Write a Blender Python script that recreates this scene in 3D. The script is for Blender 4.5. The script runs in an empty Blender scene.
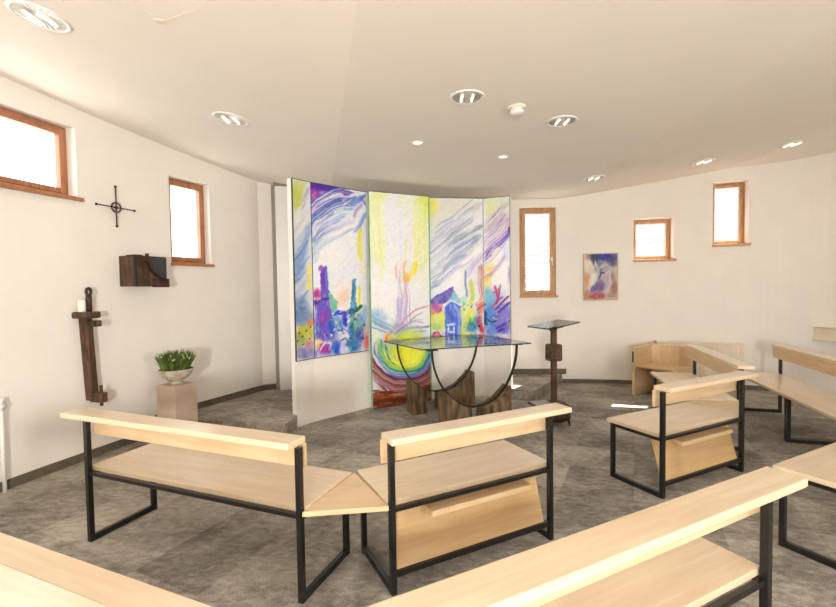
import bpy, bmesh, math, random
import numpy as np
from mathutils import Vector, Matrix
random.seed(7); rng = np.random.RandomState(11)
sc = bpy.context.scene
COL = sc.collection
PI = math.pi

# ------------------------------------------------------------------ materials
def srgb(r, g, b):
    f = lambda c: (c/12.92 if c <= .04045 else ((c+.055)/1.055)**2.4)
    return (f(r/255), f(g/255), f(b/255))

def new_mat(name):
    m = bpy.data.materials.new(name); m.use_nodes = True
    nt = m.node_tree; return m, nt, nt.nodes, nt.links, nt.nodes['Principled BSDF']

def mat_noise(name, c1, c2, scale=8, rough=.6, bump=0., bscale=60, detail=4, spec=.5, metal=0., stretch=(1, 1, 1), contrast=(.3, .7), coord='Object'):
    m, nt, N, L, P = new_mat(name)
    tc = N.new('ShaderNodeTexCoord'); mp = N.new('ShaderNodeMapping'); mp.inputs['Scale'].default_value = stretch
    L.new(tc.outputs[coord], mp.inputs[0])
    nz = N.new('ShaderNodeTexNoise'); nz.inputs['Scale'].default_value = scale; nz.inputs['Detail'].default_value = detail
    L.new(mp.outputs[0], nz.inputs['Vector'])
    cr = N.new('ShaderNodeValToRGB'); cr.color_ramp.elements[0].position = contrast[0]; cr.color_ramp.elements[1].position = contrast[1]
    cr.color_ramp.elements[0].color = (*c1, 1); cr.color_ramp.elements[1].color = (*c2, 1)
    L.new(nz.outputs['Fac'], cr.inputs[0]); L.new(cr.outputs[0], P.inputs['Base Color'])
    P.inputs['Roughness'].default_value = rough; P.inputs['Metallic'].default_value = metal
    P.inputs['Specular IOR Level'].default_value = spec
    if bump:
        n2 = N.new('ShaderNodeTexNoise'); n2.inputs['Scale'].default_value = bscale; n2.inputs['Detail'].default_value = 3
        L.new(mp.outputs[0], n2.inputs['Vector'])
        b = N.new('ShaderNodeBump'); b.inputs['Strength'].default_value = bump; b.inputs['Distance'].default_value = .01
        L.new(n2.outputs['Fac'], b.inputs['Height']); L.new(b.outputs[0], P.inputs['Normal'])
    return m

def mat_maple(name, c1, c2, rough=.35, spec=.5, coat=0.):
    # pale laminated maple: long soft grain along X with glued lamella tones across Y
    m, nt, N, L, P = new_mat(name)
    tc = N.new('ShaderNodeTexCoord'); mp = N.new('ShaderNodeMapping'); mp.inputs['Scale'].default_value = (1.2, 14, 14)
    L.new(tc.outputs['Object'], mp.inputs[0])
    nz = N.new('ShaderNodeTexNoise'); nz.inputs['Scale'].default_value = 2.2; nz.inputs['Detail'].default_value = 6; nz.inputs['Distortion'].default_value = .5
    L.new(mp.outputs[0], nz.inputs['Vector'])
    mp2 = N.new('ShaderNodeMapping'); mp2.inputs['Scale'].default_value = (.55, 1.3, 1.3); L.new(tc.outputs['Object'], mp2.inputs[0])
    n2 = N.new('ShaderNodeTexNoise'); n2.inputs['Scale'].default_value = 3.; n2.inputs['Detail'].default_value = 2; L.new(mp2.outputs[0], n2.inputs['Vector'])
    mx = N.new('ShaderNodeMix'); mx.data_type = 'FLOAT'; mx.inputs[0].default_value = .5
    L.new(nz.outputs['Fac'], mx.inputs[2]); L.new(n2.outputs['Fac'], mx.inputs[3])
    cr = N.new('ShaderNodeValToRGB'); cr.color_ramp.elements[0].position = .36; cr.color_ramp.elements[1].position = .62
    cr.color_ramp.elements[0].color = (*c1, 1); cr.color_ramp.elements[1].color = (*c2, 1)
    L.new(mx.outputs[0], cr.inputs[0]); L.new(cr.outputs[0], P.inputs['Base Color'])
    P.inputs['Roughness'].default_value = rough; P.inputs['Specular IOR Level'].default_value = spec
    P.inputs['Coat Weight'].default_value = coat; P.inputs['Coat Roughness'].default_value = .22
    return m

M = {}
M['wall'] = mat_noise('plaster wall', (.82, .785, .735), (.85, .815, .765), 3, .85, .08, 90, spec=.2)
M['ceiling'] = mat_noise('plaster ceiling', (.85, .805, .745), (.87, .825, .765), 2, .85, .04, 60, spec=.2)
M['screenwall'] = mat_noise('smooth plaster', (.855, .82, .77), (.875, .84, .79), 3, .7, .03, 90, spec=.3)
M['maple'] = mat_maple('maple board', srgb(204, 174, 134), srgb(222, 196, 158))
M['maple_top'] = mat_maple('maple lit top', srgb(214, 190, 156), srgb(230, 211, 183), .3, .6, .6)  # paler laminated top, with the whitish window sheen put into its colour
M['maple_dark'] = mat_maple('maple panel', srgb(198, 162, 114), srgb(216, 184, 138), .4)
M['steel'] = mat_noise('black powder coated steel', (.006, .0055, .005), (.010, .0095, .009), 30, .34, .05, 300)
M['window_wood'] = mat_noise('window larch', srgb(150, 98, 66), srgb(184, 128, 92), 5, .4, .05, 80, stretch=(6, 6, 1))
M['window_oak'] = mat_noise('window oak', srgb(166, 120, 74), srgb(202, 156, 106), 5, .4, .05, 80, stretch=(6, 6, 1))
M['timber'] = mat_noise('weathered timber', srgb(52, 40, 29), srgb(144, 117, 86), 5, .8, .5, 30, 6, stretch=(5, 5, 1), contrast=(.3, .72))
M['timber_dark'] = mat_noise('dark weathered timber', srgb(44, 29, 19), srgb(102, 72, 47), 6, .7, .5, 30, 6, stretch=(4, 4, 1))
M['rust'] = mat_noise('rusty iron', srgb(38, 28, 22), srgb(84, 60, 45), 14, .6, .3, 50, metal=.3)
M['iron'] = mat_noise('dark iron', srgb(24, 21, 20), srgb(52, 46, 42), 12, .45, .2, 80, metal=.5)
M['slate'] = mat_noise('dark slate metal', srgb(48, 50, 56), srgb(72, 72, 76), 8, .5, .2, 60, metal=.2)
M['lectern_plate'] = mat_noise('grey plate', srgb(88, 90, 92), srgb(120, 122, 124), 5, .25, metal=.6)
M['stone'] = mat_noise('pink sandstone', srgb(186, 164, 146), srgb(204, 184, 166), 6, .85, .2, 120)
M['pot'] = mat_noise('pale stoneware', srgb(150, 138, 120), srgb(205, 196, 178), 14, .8, .3, 60)
M['leaf'] = mat_noise('leaf green', srgb(52, 74, 30), srgb(112, 132, 62), 20, .55)
M['bud'] = mat_noise('cream bud', srgb(150, 168, 96), srgb(205, 205, 160), 20, .6)
M['soil'] = mat_noise('soil', srgb(60, 48, 34), srgb(90, 92, 50), 30, .9)
M['white'] = mat_noise('white enamel', (.78, .77, .75), (.82, .81, .79), 5, .35)
M['cream'] = mat_noise('cream enamel', srgb(226, 214, 192), srgb(232, 220, 200), 5, .45)
M['wax'] = mat_noise('wax', (.88, .83, .70), (.92, .87, .75), 5, .5)
M['track'] = mat_noise('grey track', srgb(120, 112, 100), srgb(140, 132, 120), 5, .4)
M['black'] = mat_noise('black slot', (.01, .01, .01), (.02, .02, .02), 10, .6)
M['siding'] = mat_noise('pale grey siding', (.18, .183, .186), (.20, .20, .203), 2, .7)
M['base'] = mat_noise('brown grey skirting', srgb(88, 80, 70), srgb(108, 100, 88), 12, .6)
M['pearl'] = mat_noise('mirror reflector', (.50, .49, .45), (.66, .65, .60), 60, .35, metal=.7)
M['frame_wood'] = mat_noise('narrow pale frame', srgb(176, 160, 140), srgb(196, 182, 160), 8, .5)
M['outground'] = mat_noise('paved yard', (.40, .39, .37), (.52, .50, .48), 3, .9)

def carpet():
    m, nt, N, L, P = new_mat('mottled loop carpet')
    tc = N.new('ShaderNodeTexCoord')
    def noise(scale, detail, st=(1, 1, 1), dist=0.):
        mp = N.new('ShaderNodeMapping'); mp.inputs['Scale'].default_value = st; mp.inputs['Rotation'].default_value = (0, 0, .45)
        L.new(tc.outputs['Object'], mp.inputs[0])
        n = N.new('ShaderNodeTexNoise'); n.inputs['Scale'].default_value = scale; n.inputs['Detail'].default_value = detail
        n.inputs['Distortion'].default_value = dist
        L.new(mp.outputs[0], n.inputs['Vector']); return n.outputs['Fac']
    # tiles of 50 cm laid quarter-turned, each with its own tone
    mp = N.new('ShaderNodeMapping'); mp.inputs['Rotation'].default_value = (0, 0, .45); mp.inputs['Scale'].default_value = (2, 2, 2)
    L.new(tc.outputs['Object'], mp.inputs[0])
    fl = N.new('ShaderNodeVectorMath'); fl.operation = 'FLOOR'; L.new(mp.outputs[0], fl.inputs[0])
    wn = N.new('ShaderNodeTexWhiteNoise'); wn.noise_dimensions = '2D'; L.new(fl.outputs[0], wn.inputs['Vector'])
    def math_(op, a, b):
        n = N.new('ShaderNodeMath'); n.operation = op
        for i, x in enumerate((a, b)):
            if isinstance(x, (int, float)): n.inputs[i].default_value = x
            else: L.new(x, n.inputs[i])
        return n.outputs[0]
    big = noise(2.2, 4, (1, 1.5, 1), .8); mid = noise(16, 5, (1, 1.7, 1), .6); fine = noise(150, 3)
    v = math_('ADD', math_('MULTIPLY', big, .45), math_('MULTIPLY', mid, .38))
    v = math_('ADD', v, math_('MULTIPLY', fine, .42))
    v = math_('ADD', v, math_('MULTIPLY', wn.outputs['Value'], .12))
    v = math_('SUBTRACT', v, .185)
    cr = N.new('ShaderNodeValToRGB'); e = cr.color_ramp.elements
    e[0].position = .30; e[0].color = (*srgb(92, 88, 84), 1); e[1].position = .66; e[1].color = (*srgb(190, 183, 172), 1)
    x = e.new(.46); x.color = (*srgb(138, 132, 124), 1)
    L.new(v, cr.inputs[0]); L.new(cr.outputs[0], P.inputs['Base Color'])
    P.inputs['Roughness'].default_value = .9; P.inputs['Specular IOR Level'].default_value = .25
    b = N.new('ShaderNodeBump'); b.inputs['Strength'].default_value = .35; b.inputs['Distance'].default_value = .01
    L.new(fine, b.inputs['Height']); L.new(b.outputs[0], P.inputs['Normal'])
    return m
M['carpet'] = carpet()

def glass_mat(name, tint=(1, 1, 1), ior=1.5, rough=.0, extra=0.):
    m = bpy.data.materials.new(name); m.use_nodes = True; nt = m.node_tree; N = nt.nodes; L = nt.links
    N.remove(N['Principled BSDF'])
    t = N.new('ShaderNodeBsdfTransparent'); t.inputs[0].default_value = (*tint, 1)
    g = N.new('ShaderNodeBsdfGlossy'); g.inputs['Roughness'].default_value = rough
    lw = N.new('ShaderNodeLayerWeight'); lw.inputs[0].default_value = .5; f0 = ((ior-1)/(ior+1))**2
    pw = N.new('ShaderNodeMath'); pw.operation = 'POWER'; L.new(lw.outputs['Facing'], pw.inputs[0]); pw.inputs[1].default_value = 5
    f = N.new('ShaderNodeMath'); f.operation = 'MULTIPLY_ADD'; L.new(pw.outputs[0], f.inputs[0]); f.inputs[1].default_value = 1-f0; f.inputs[2].default_value = f0
    mx = N.new('ShaderNodeMixShader'); L.new(f.outputs[0], mx.inputs[0]); L.new(t.outputs[0], mx.inputs[1]); L.new(g.outputs[0], mx.inputs[2])
    L.new(mx.outputs[0], N['Material Output'].inputs[0]); return m
M['pane'] = glass_mat('window glass')
M['table_glass'] = glass_mat('table glass', (.92, .97, .96), 1.9)
M['glass_edge'] = mat_noise('green glass edge', srgb(96, 150, 116), srgb(140, 190, 150), 4, .15)
M['glass_edge_dark'] = mat_noise('dark glass edge', srgb(50, 58, 66), srgb(74, 84, 90), 4, .2)

def emit(name, c, s):
    m = bpy.data.materials.new(name); m.use_nodes = True; nt = m.node_tree; N = nt.nodes
    N.remove(N['Principled BSDF']); e = N.new('ShaderNodeEmission'); e.inputs[0].default_value = (*c, 1); e.inputs[1].default_value = s
    nt.links.new(e.outputs[0], N['Material Output'].inputs[0]); return m
M['lamp'] = emit('lit lamp', (1, .90, .72), 1.5)
M['lamp_cool'] = emit('lit compact tube', (1, .97, .88), 1.5)

def paint_mat(name, rough):
    m, nt, N, L, P = new_mat(name)
    a = N.new('ShaderNodeVertexColor'); a.layer_name = 'paint'
    L.new(a.outputs[0], P.inputs['Base Color']); P.inputs['Roughness'].default_value = rough
    P.inputs['Specular IOR Level'].default_value = .3
    return m
M['paint'] = paint_mat('painted glass', .3)
M['canvas'] = paint_mat('painted canvas', .55)

# ------------------------------------------------------------------ object helpers
def link(name, bm, mat, parent=None, smooth=False):
    bmesh.ops.recalc_face_normals(bm, faces=bm.faces[:])
    me = bpy.data.meshes.new(name); bm.to_mesh(me); bm.free()
    if smooth:
        for p in me.polygons: p.use_smooth = True
    o = bpy.data.objects.new(name, me); COL.objects.link(o); me.materials.append(M[mat])
    if parent: o.parent = parent
    return o
def thing(name, label, cat, loc=(0, 0, 0), rz=0, group=None):
    o = bpy.data.objects.new(name, None); COL.objects.link(o); o.empty_display_size = .1
    o.location = loc; o.rotation_euler = (0, 0, rz); tag(o, label, cat, group); return o
def tag(o, label, cat, group=None):
    o['label'] = label; o['category'] = cat
    if group: o['group'] = group
    return o
def struct(o): o['kind'] = 'structure'; return o
def dup(root, loc=None, rz=None, label=None):
    r = root.copy(); COL.objects.link(r)
    if loc is not None: r.location = loc
    if rz is not None: r.rotation_euler = (0, 0, rz)
    if label: r['label'] = label
    for ch in root.children:
        c = ch.copy(); COL.objects.link(c); c.parent = r
        for g in ch.children:
            d = g.copy(); COL.objects.link(d); d.parent = c
    return r

def box(bm, x0, x1, y0, y1, z0, z1, bev=0., mat4=None, seg=1):
    b = bmesh.new(); bmesh.ops.create_cube(b, size=1)
    for v in b.verts: v.co = Vector(((x0+x1)/2+v.co.x*(x1-x0), (y0+y1)/2+v.co.y*(y1-y0), (z0+z1)/2+v.co.z*(z1-z0)))
    if bev: bmesh.ops.bevel(b, geom=b.edges[:], offset=bev, segments=seg, affect='EDGES', profile=.5)
    merge(bm, b, mat4)
def merge(bm, b, mat4=None):
    if mat4 is not None: bmesh.ops.transform(b, matrix=mat4, verts=b.verts[:])
    me = bpy.data.meshes.new('tmp'); b.to_mesh(me); b.free(); bm.from_mesh(me); bpy.data.meshes.remove(me)
def prism(bm, poly, z0, z1, bev=0., mat4=None):
    b = bmesh.new(); lo = [b.verts.new((x, y, z0)) for x, y in poly]; hi = [b.verts.new((x, y, z1)) for x, y in poly]
    n = len(poly); b.faces.new(lo[::-1]); b.faces.new(hi)
    for i in range(n): b.faces.new((lo[i], lo[(i+1) % n], hi[(i+1) % n], hi[i]))
    bmesh.ops.recalc_face_normals(b, faces=b.faces[:])
    if bev: bmesh.ops.bevel(b, geom=b.edges[:], offset=bev, segments=1, affect='EDGES')
    merge(bm, b, mat4)
def tube(bm, pts, r, n=10, close=False, radii=None):
    pts = [Vector(p) for p in pts]; rings = []; m = len(pts); up = None
    for i, p in enumerate(pts):
        a = pts[(i-1) % m] if (close or i > 0) else p; c = pts[(i+1) % m] if (close or i < m-1) else p
        t = (c-a).normalized()
        if up is None:
            up = t.orthogonal().normalized()
        up = (up - t*up.dot(t)).normalized(); w = t.cross(up); rr = radii[i] if radii else r
        rings.append([bm.verts.new(p+(up*math.cos(2*PI*k/n)+w*math.sin(2*PI*k/n))*rr) for k in range(n)])
    for i in range(m if close else m-1):
        A, B = rings[i], rings[(i+1) % m]
        for k in range(n): bm.faces.new((A[k], A[(k+1) % n], B[(k+1) % n], B[k]))
    if not close:
        bm.faces.new(rings[0][::-1]); bm.faces.new(rings[-1])
def ribbon(bm, pts, nrm, w, t, closed=False):
    """flat bar swept along pts: width w along nrm, thickness t across"""
    pts = [Vector(p) for p in pts]; nrm = Vector(nrm).normalized(); m = len(pts); R = []
    for i, p in enumerate(pts):
        a = pts[max(i-1, 0)]; c = pts[min(i+1, m-1)]; tt = (c-a).normalized(); s = nrm.cross(tt).normalized()
        R.append([bm.verts.new(p+nrm*w/2*sx+s*t/2*sy) for sx, sy in ((-1, -1), (1, -1), (1, 1), (-1, 1))])
    for i in range(m-1):
        for k in range(4): bm.faces.new((R[i][k], R[i][(k+1) % 4], R[i+1][(k+1) % 4], R[i+1][k]))
    bm.faces.new(R[0][::-1]); bm.faces.new(R[-1])
def lathe(bm, prof, n=32, c=(0, 0, 0)):
    rings = []
    for r, z in prof:
        if r < 1e-5: rings.append([bm.verts.new((c[0], c[1], c[2]+z))])
        else: rings.append([bm.verts.new((c[0]+r*math.cos(2*PI*k/n), c[1]+r*math.sin(2*PI*k/n), c[2]+z)) for k in range(n)])
    for A, B in zip(rings, rings[1:]):
        for k in range(n):
            q = [A[k % len(A)], A[(k+1) % len(A)], B[(k+1) % len(B)], B[k % len(B)]]
            u = []
            for v in q:
                if v not in u: u.append(v)
            if len(u) > 2: bm.faces.new(u)

# ------------------------------------------------------------------ camera
cam = bpy.data.cameras.new('camera'); co = bpy.data.objects.new('camera', cam); COL.objects.link(co)
cam.sensor_width = 36; cam.lens = 448.7/836*36; cam.clip_start = .02
co.matrix_world = Matrix.Translation((0, 0, 1.55)) @ Matrix.Rotation(PI/2-.0365, 4, 'X') @ Matrix.Rotation(-.0152, 4, 'Z')
sc.camera = co

# ------------------------------------------------------------------ room shell
LW = [(-3.75, -1.5), (-3.72, 0), (-3.62, 1.5), (-3.45, 2.7), (-3.28, 3.49), (-3.1, 4.09), (-2.92, 4.63), (-2.73, 5.1), (-2.5, 5.6), (-2.192, 6.245)]
RW = [(1.25, 7.12), (2.26, 7.07), (2.8, 7.0), (3.24, 6.91), (3.9, 6.73), (4.55, 6.53), (5.0, 6.3), (5.35, 5.85), (5.55, 5.1), (5.6, 4.2), (5.55, 2), (5.2, 0), (4.6, -1.4)]
def smooth_path(P, k=6):
    Q = [tuple(2*a-b for a, b in zip(P[0], P[1]))]+list(P)+[tuple(2*a-b for a, b in zip(P[-1], P[-2]))]; out = []
    for i in range(1, len(Q)-2):
        p0, p1, p2, p3 = Q[i-1:i+3]
        for j in range(k):
            t = j/k; out.append(tuple(.5*(2*b+(c-a)*t+(2*a-5*b+4*c-d)*t*t+(3*b-a-3*c+d)*t**3) for a, b, c, d in zip(p0, p1, p2, p3)))
    return out+[P[-1]]
LW = smooth_path(LW); RW = smooth_path(RW)
REAR = [(4.6, -1.4), (2.6, -2.6), (-2.5, -2.6), (-3.75, -1.5)]
BACK = [(-2.192, 6.245), (-2.03, 6.32), (-1.97, 6.62), (-.6, 7.1), (1.25, 7.12)]
def zc(x, y):
    xc = -.25-.225*(y-2.1)
    near = max(0., 2.55-.25*(x+1.6)*.9-y) if x < 1 else 0.
    return 2.9+.135*max(0, xc-x)+.13*min(max(0, x-2.25), 2.3) + .012*near

def path_at(W, s):
    for a, b in zip(W, W[1:]):
        L = math.hypot(b[0]-a[0], b[1]-a[1])
        if s <= L+1e-9: k = s/L; return Vector((a[0]+(b[0]-a[0])*k, a[1]+(b[1]-a[1])*k, 0))
        s -= L
    return Vector((*W[-1], 0))
def length(W): return sum(math.hypot(b[0]-a[0], b[1]-a[1]) for a, b in zip(W, W[1:]))

def make_wall(name, W, holes, out, reveal=.24, ztop=3.5):
    """a curved plaster wall with window openings and their plastered reveals; out = +1 when the outside lies left of the path"""
    cum = [0]
    for a, b in zip(W, W[1:]): cum.append(cum[-1]+math.hypot(b[0]-a[0], b[1]-a[1]))
    ss = set(round(c, 4) for c in cum); zs = {0., ztop}
    for s0, s1, z0, z1 in holes: ss |= {s0, s1}; zs |= {z0, z1}
    for a, b in zip(sorted(ss), sorted(ss)[1:]):
        n = int((b-a)/.25)
        for k in range(1, n+1): ss.add(a+(b-a)*k/(n+1))
    ss = sorted(ss); zs = sorted(zs)
    bm = bmesh.new(); V = {}
    def vert(s, z, d=0., nrm=None):
        key = (round(s, 4), round(z, 4), d)
        if key not in V:
            p = path_at(W, s)
            if d: p = p+nrm*d
            V[key] = bm.verts.new((p.x, p.y, z))
        return V[key]
    for a, b in zip(ss, ss[1:]):
        for c, d in zip(zs, zs[1:]):
            if any(h[0]-1e-6 <= a and b <= h[1]+1e-6 and h[2]-1e-6 <= c and d <= h[3]+1e-6 for h in holes): continue
            bm.faces.new((vert(a, c), vert(b, c), vert(b, d), vert(a, d)))
    for h in holes:
        t = (path_at(W, h[1])-path_at(W, h[0])).normalized(); nrm = Vector((-t.y, t.x, 0))*out
        inner = [x for x in ss if h[0]-1e-6 <= x <= h[1]+1e-6]; zz = [x for x in zs if h[2]-1e-6 <= x <= h[3]+1e-6]
        for a, b in zip(inner, inner[1:]):
            for z in (h[2], h[3]): bm.faces.new((vert(a, z), vert(b, z), vert(b, z, reveal, nrm), vert(a, z, reveal, nrm)))
        for a, b in zip(zz, zz[1:]):
            for s in (h[0], h[1]): bm.faces.new((vert(s, a), vert(s, b), vert(s, b, reveal, nrm), vert(s, a, reveal, nrm)))
    return struct(link(name, bm, 'wall'))

HL = [(4.15, 5.69, 2.40, 3.045), (6.665, 7.20, 1.855, 2.835)]
HR = [(.365, .93, 1.375, 2.765), (2.08, 2.632, 1.905, 2.540), (3.14, 3.579, 2.095, 3.015)]
wall_left = make_wall('wall_left', LW, HL, +1)
wall_right = make_wall('wall_right', RW, HR, +1, .29)
RL = length(REAR)
HB = [(4.75, 5.75, .8, 2.15), (.4, 1.9, .9, 2.3)]
wall_rear = make_wall('wall_rear', REAR, HB, +1)
wall_back = make_wall('wall_back', BACK, [], +1)

OUTLINE = [Vector((*p, 0)) for p in LW[:-1]+BACK[:-1]+RW[:-1]+REAR[:-1]]
bm = bmesh.new(); bm.faces.new([bm.verts.new((p.x, p.y, 0)) for p in OUTLINE])
# a slab a little wider than the room
for v in bm.verts:
    c = Vector((.3, 2.5, 0)); d = (v.co-c).normalized(); v.co += d*.15
floor = struct(link('floor', bm, 'carpet'))
def inside(x, y, P):
    r = False; n = len(P)
    for i in range(n):
        a, b = P[i], P[(i+1) % n]
        if (a.y > y) != (b.y > y) and x < (b.x-a.x)*(y-a.y)/(b.y-a.y)+a.x: r = not r
    return r
EXP = []
for p in OUTLINE:
    c = Vector((.3, 2.5, 0)); d = (p-c).normalized(); EXP.append(p+d*.28)
bm = bmesh.new(); V = {}
# rows sheared along the plaster fold so that the crease between the two slopes stays crisp
def crease(y): return -.25-.225*(y-2.1)
def cv(i, j):
    if (i, j) not in V:
        y = -3.2+j*.15; x = crease(y)+i*.15
        V[(i, j)] = bm.verts.new((x, y, zc(x, y)))
    return V[(i, j)]
for j in range(75):
    for i in range(-36, 56):
        y = -3.2+(j+.5)*.15; x = crease(y)+(i+.5)*.15
        if inside(x, y, EXP): bm.faces.new((cv(i, j), cv(i+1, j), cv(i+1, j+1), cv(i, j+1)))
ceiling = struct(link('ceiling', bm, 'ceiling'))

# baseboards: dark band bent along the wall foot
def baseboard(name, W, s0, s1, z0, inward, h=.075, t=.014):
    bm = bmesh.new(); n = max(2, int((s1-s0)/.12)); P = [path_at(W, s0+(s1-s0)*k/n) for k in range(n+1)]
    R = []
    for i, p in enumerate(P):
        tt = (P[min(i+1, n)]-P[max(i-1, 0)]).normalized(); nn = Vector((-tt.y, tt.x, 0))*inward
        R.append([bm.verts.new(q) for q in (p+Vector((0, 0, z0)), p+nn*t+Vector((0, 0, z0)), p+nn*t+Vector((0, 0, z0+h)), p+Vector((0, 0, z0+h)))])
    for A, B in zip(R, R[1:]):
        for k in range(4): bm.faces.new((A[k], A[(k+1) % 4], B[(k+1) % 4], B[k]))
    bm.faces.new(R[0]); bm.faces.new(R[-1][::-1])
    return struct(link(name, bm, 'base'))
PLAT = .14
baseboard('baseboard_left', LW, 0, 6.45, 0, -1)
baseboard('baseboard_platform', LW+[(-2.03, 6.32)], 6.40, length(LW+[(-2.03, 6.32)]), PLAT, -1)
baseboard('baseboard_right', RW, 1.02, length(RW), 0, -1, .06)
baseboard('baseboard_back', RW, 0.0, 1.08, PLAT, -1, .085)

# low carpeted platform running behind the glass screen
bm = bmesh.new()
prism(bm, [(-3.0, 4.93), (-1.9, 4.75), (-1.40, 4.66), (-1.37, 4.98), (-1.1, 5.5), (-.6, 5.95), (.1, 6.35), (.9, 6.5), (1.23, 6.13), (1.27, 6.12), (1.545, 5.96), (2.31, 7.14), (1.25, 7.2), (-.6, 7.2), (-2.0, 6.7), (-2.3, 6.4)], -.02, PLAT, .0)
plat = struct(link('floor_platform', bm, 'carpet'))

bm = bmesh.new(); n_ = len(RW); ev = []
for i, p in enumerate(RW):
    a_ = RW[max(i-1, 0)]; c_ = RW[min(i+1, n_-1)]; t_ = Vector((c_[0]-a_[0], c_[1]-a_[1])).normalized(); ev.append((p[0]-t_.y*.6, p[1]+t_.x*.6))
prism(bm, list(RW)+ev[::-1], 3.28, 3.4); struct(link('sun_blocker', bm, 'track'))  # unseen strip over the right wall, added to cut off stray sun patches
# windows ------------------------------------------------------------------
def window(name, W, hole, out, rec, fw, wood, handle=None, sill=(.05, .04), inner=True):
    s0, s1, z0, z1 = hole
    a, b = path_at(W, s0), path_at(W, s1); t = (b-a).normalized(); nrm = Vector((-t.y, t.x, 0))*out; w = (b-a).length
    root = bpy.data.objects.new(name, None); COL.objects.link(root); struct(root)
    root.matrix_world = Matrix(((t.x, nrm.x, 0, a.x), (t.y, nrm.y, 0, a.y), (0, 0, 1, z0), (0, 0, 0, 1)))
    h = z1-z0
    def frame(x0, x1, q0, q1, f, y0, y1, bev):
        bm = bmesh.new()
        box(bm, x0, x0+f, y0, y1, q0, q1, bev); box(bm, x1-f, x1, y0, y1, q0, q1, bev)
        box(bm, x0+f-.002, x1-f+.002, y0+.001, y1-.001, q1-f, q1, bev); box(bm, x0+f-.002, x1-f+.002, y0+.001, y1-.001, q0, q0+f, bev)
        return bm
    link('window_frame', frame(.004, w-.004, .012, h-.004, fw*.55, rec, rec+.07, .004), wood, root)
    e = fw*.45
    link('window_sash', frame(e, w-e, e+.01, h-e, fw*.6, rec-.012, rec+.05, .004), wood, root)
    bm = bmesh.new(); box(bm, e+fw*.5, w-e-fw*.5, rec+.02, rec+.032, e+fw*.5, h-e-fw*.5); link('window_pane', bm, 'pane', root)
    bm = bmesh.new(); box(bm, -sill[1]*.3, w+sill[1], -sill[0], rec+.03, -.02, .014, .004); link('window_sill', bm, wood, root)
    if handle:
        bm = bmesh.new(); hx = w-e-fw*.3
        box(bm, hx-.013, hx+.013, rec-.024, rec-.010, h*handle-.035, h*handle+.035, .004)
        tube(bm, [(hx, rec-.02, h*handle), (hx, rec-.055, h*handle), (hx, rec-.06, h*handle-.1)], .009)
        link('window_handle', bm, 'white', root, True)
    return root
window('window_1', LW, HL[0], +1, .10, .075, 'window_wood', sill=(.03, .04))
window('window_2', LW, HL[1], +1, .09, .075, 'window_wood', sill=(.03, .03))
window('window_3', RW, HR[0], +1, .015, .085, 'window_oak', handle=.42, sill=(.03, .03))
window('window_4', RW, HR[1], +1, .19, .06, 'window_oak', sill=(.03, .03))
window('window_5', RW, HR[2], +1, .19, .06, 'window_oak', sill=(.03, .03))
window('window_added_key', REAR, HB[0], +1, .1, .08, 'window_oak')  # added opening out of view that holds the key lamp
window('window_added_fill', REAR, HB[1], +1, .1, .08, 'window_oak')  # added opening out of view, for the lamp that fills the ceiling

# white door leaf in the niche behind the screen
door = bpy.data.objects.new('door_1', None); COL.objects.link(door); struct(door)
door.location = (-1.93, 6.17, PLAT); door.rotation_euler = (0, 0, .28)
bm = bmesh.new(); box(bm, 0, .85, 0, .04, .005, 2.82, .004); link('door_leaf', bm, 'white', door)
bm = bmesh.new(); box(bm, -.02, .9, -.02, .06, 2.82, 2.86, .004); link('door_track', bm, 'track', door)

# exterior, seen through the right-hand windows
bm = bmesh.new()
for k in range(24): box(bm, -7, 9, 0, .05+.012*(k % 1), 0+k*.22, .212+k*.22, .012)
ho = link('neighbour_house_outside', bm, 'siding')
ho.location = (4.6, 12.4, -.3); ho.rotation_euler = (0, 0, -.25)
tag(ho, 'white boarded house front seen outside through the right-hand windows', 'house')
bm = bmesh.new(); box(bm, -20, 20, -20, 25, -.6, -.35); struct(link('ground_outside', bm, 'outground'))

# ------------------------------------------------------------------ painting engine (pigment on the glass)
class Noise:
    def __init__(s, seed): s.g = np.random.RandomState(seed).rand(64, 64)
    def __call__(s, x, y):
        x0 = np.floor(x).astype(int); y0 = np.floor(y).astype(int); fx = x-x0; fy = y-y0
        fx = fx*fx*(3-2*fx); fy = fy*fy*(3-2*fy); g = s.g
        a = g[x0 % 64, y0 % 64]; b = g[(x0+1) % 64, y0 % 64]; c = g[x0 % 64, (y0+1) % 64]; d = g[(x0+1) % 64, (y0+1) % 64]
        return (a*(1-fx)+b*fx)*(1-fy)+(c*(1-fx)+d*fx)*fy
nA, nB, nC = Noise(1), Noise(2), Noise(3)

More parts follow.
